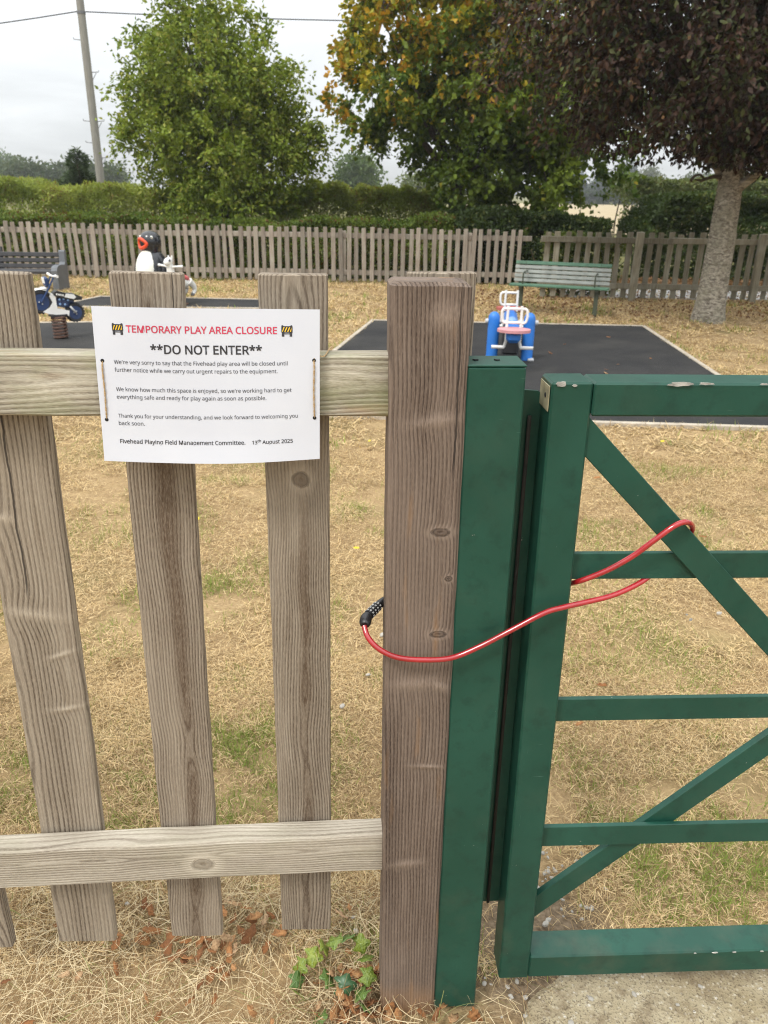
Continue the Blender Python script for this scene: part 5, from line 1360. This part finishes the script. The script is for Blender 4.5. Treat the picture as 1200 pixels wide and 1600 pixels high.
def pony():
    yaw = radians(62)      # head (local -x) points left and towards the camera
    t = thing('spring_rider', 'small white animal springer with red saddle and white handlebar behind the penguin bin', 'spring rider', (-2.86, 10.95, .018), yaw)
    wh = P_('white_springer_body', (.74, .74, .71), .4); red = P_('red_saddle', (.50, .10, .10), .5, .15); grey = P_('grey_detail', (.10, .10, .11), .5)
    m = MB(); m.lathe([(.10, 0), (.10, .012), (.09, .016)], 16); m.build('base_plate', rust, t)
    m = spring(MB(), .055, .016, .20, 6, .011); m.build('spring', rust, t, True)
    m = MB(); m.ell((.02, 0, .29), (.17, .075, .085), 18, 12, rotm('Y', .12)); m.build('body', wh, t, True)
    m = MB(); m.tube(catmull([(-.10, 0, .30), (-.15, 0, .40), (-.165, 0, .50), (-.17, 0, .545)], 4), [.07, .067, .063, .060, .056, .053, .05, .048, .046, .044, .043, .042, .040], 14); m.build('neck', wh, t, True)
    hd = MB(); hd.ell((-.19, 0, .575), (.075, .048, .052), 18, 12, rotm('Y', -.35)); h = hd.build('head', wh, t, True)
    for s in (-1, 1):
        m = MB(); m.ell((-.205, s * .040, .59), (.020, .012, .022), 12, 8); m.build('eye', grey, h, True)
        m = MB(); m.ell((-.145, s * .03, .625), (.014, .010, .03), 10, 8); m.build('ear', wh, h, True)
        m = MB(); m.tube([(-.165, s * .035, .505), (-.16, s * .11, .515), (-.155, s * .195, .52)], [.015, .0135, .015], 10); m.ell((-.155, s * .20, .52), (.020, .020, .020), 12, 8); m.build('handlebar', wh, t, True)
        m = MB(); m.tube(catmull([(.12, s * .055, .30), (.185, s * .07, .24), (.205, s * .075, .18), (.165, s * .075, .13)], 5), [.055, .052, .048, .044, .042, .040, .038, .036, .034, .032, .030, .028, .027, .026, .026, .026], 12); lg = m.build('hind_leg', wh, t, True)
        m = MB(); m.ell((.155, s * .075, .118), (.034, .026, .018), 12, 8); m.build('hoof', grey, lg, True)
        m = MB(); m.tube(catmull([(-.09, s * .055, .27), (-.13, s * .07, .20), (-.17, s * .075, .16)], 5), [.04, .038, .036, .034, .032, .03, .028, .026, .024, .022, .022], 10); m.build('front_leg', wh, t, True)
    m = MB(); m.ell((.055, 0, .352), (.115, .085, .045), 18, 10, rotm('Y', .28)); m.build('saddle', red, t, True)
pony()

def bench_green():
    yaw = radians(-19); t = thing('bench', 'slatted green park bench with faded pale back slats near the far fence', 'bench', (2.33, 10.80, 0), yaw)
    gr = P_('faded_green_slat', (.075, .165, .105), .6, .25, bump=.2); pale = P_('bleached_slat', (.29, .305, .28), .75, .2, bump=.2); leg = P_('dark_green_leg', (.050, .060, .036), .6, .3)
    L = 1.30
    for i, y in enumerate((-.22, -.125, -.03)):
        m = MB(); m.box((0, y, .375 - i * .006), (L, .082, .03), .006); m.build('seat_slat', gr, t)
    tilt = radians(14)
    for i in range(5):
        z = .415 + i * .056; y = .055 + (z - .40) * .26
        m = MB(); m.box((0, y, z), (L - .02, .022, .046), .005, rotm('X', -tilt)); m.build('back_slat', gr if i == 4 else pale, t)
    for s in (-1, 1):
        m = MB(); m.box((s * .50, -.13, .165), (.055, .05, .40), .004); m.build('leg', leg, t)
        m = MB(); m.box((s * .50, -.09, .345), (.045, .30, .03), .004); m.build('seat_bracket', leg, t)
        m = MB(); m.tube([(s * .50, .04, .34), (s * .50, .075, .42), (s * .50, .125, .655)], .017, 6); m.build('back_bracket', leg, t)
        m = MB(); m.tube(catmull([(s * .47, -.235, .39), (s * .47, -.24, .50), (s * .47, -.20, .535), (s * .47, .02, .54), (s * .47, .09, .53)], 5), .010, 8); m.build('armrest', leg, t, True)
bench_green()
def bench_dark():
    yaw = radians(4); t = thing('bench', 'dark grey chunky slatted bench with solid grey end panel at the left edge', 'bench', (-6.05, 12.55, 0), yaw)
    dk = P_('charcoal_recycled_plastic', (.033, .032, .034), .6, .2, bump=.15); lt = P_('grey_recycled_plastic', (.11, .118, .128), .6, .15, bump=.15)
    L = 1.72
    for i, y in enumerate((-.28, -.18, -.08, .02)):
        m = MB(); m.box((0, y, .275), (L, .085, .045), .008); m.build('seat_slat', dk, t)
    for i in range(3):
        z = .335 + .085 * i; m = MB(); m.box((0, .10 + (z - .3) * .16, z), (L, .04, .066), .008, rotm('X', -.16)); m.build('back_slat', dk, t)
    for s, nm in ((1, 'end_panel'), (-1, 'end_panel')):
        o = [(-.34, -.05), (-.34, .30), (-.31, .345), (-.24, .37), (-.10, .375), (.06, .36), (.10, .40), (.115, .555), (.14, .575), (.19, .57), (.205, .54), (.175, .30), (.16, -.05)]
        m = MB(); M = Matrix.Translation((s * (L / 2 + .045), 0, 0)) @ Matrix.Rotation(pi / 2, 4, 'Z'); m.prism(o, -.045, .045, M); m.build(nm, lt, t)
    for x in (-.05,):
        m = MB(); m.box((x, -.12, .125), (.09, .34, .25), .01); m.build('middle_leg', dk, t)
        m = MB(); m.box((x, .135, .35), (.07, .05, .54), .008, rotm('X', -.16)); m.build('back_post', dk, t)
bench_dark()

# ================================================================== AIR
hz = NT('haze_air'); vp = hz.n('ShaderNodeVolumePrincipled'); vp.inputs['Color'].default_value = (.93, .96, 1.0, 1); vp.inputs['Density'].default_value = .0008; vp.inputs['Anisotropy'].default_value = .2
vp.inputs['Density Attribute'].default_value = ''; vp.inputs['Color Attribute'].default_value = ''; vp.inputs['Temperature Attribute'].default_value = ''
hz.m.cycles.homogeneous_volume = True; hz.m.cycles.volume_sampling = 'DISTANCE'
hz.t.links.new(vp.outputs[0], hz.out.inputs['Volume'])
mb = MB(); mb.box((0, 130, 6.2), (340, 300, 15.0)); o = mb.build('haze', hz.m); o['kind'] = 'stuff'; o['label'] = 'thin haze over the fields'; o.display_type = 'WIRE'
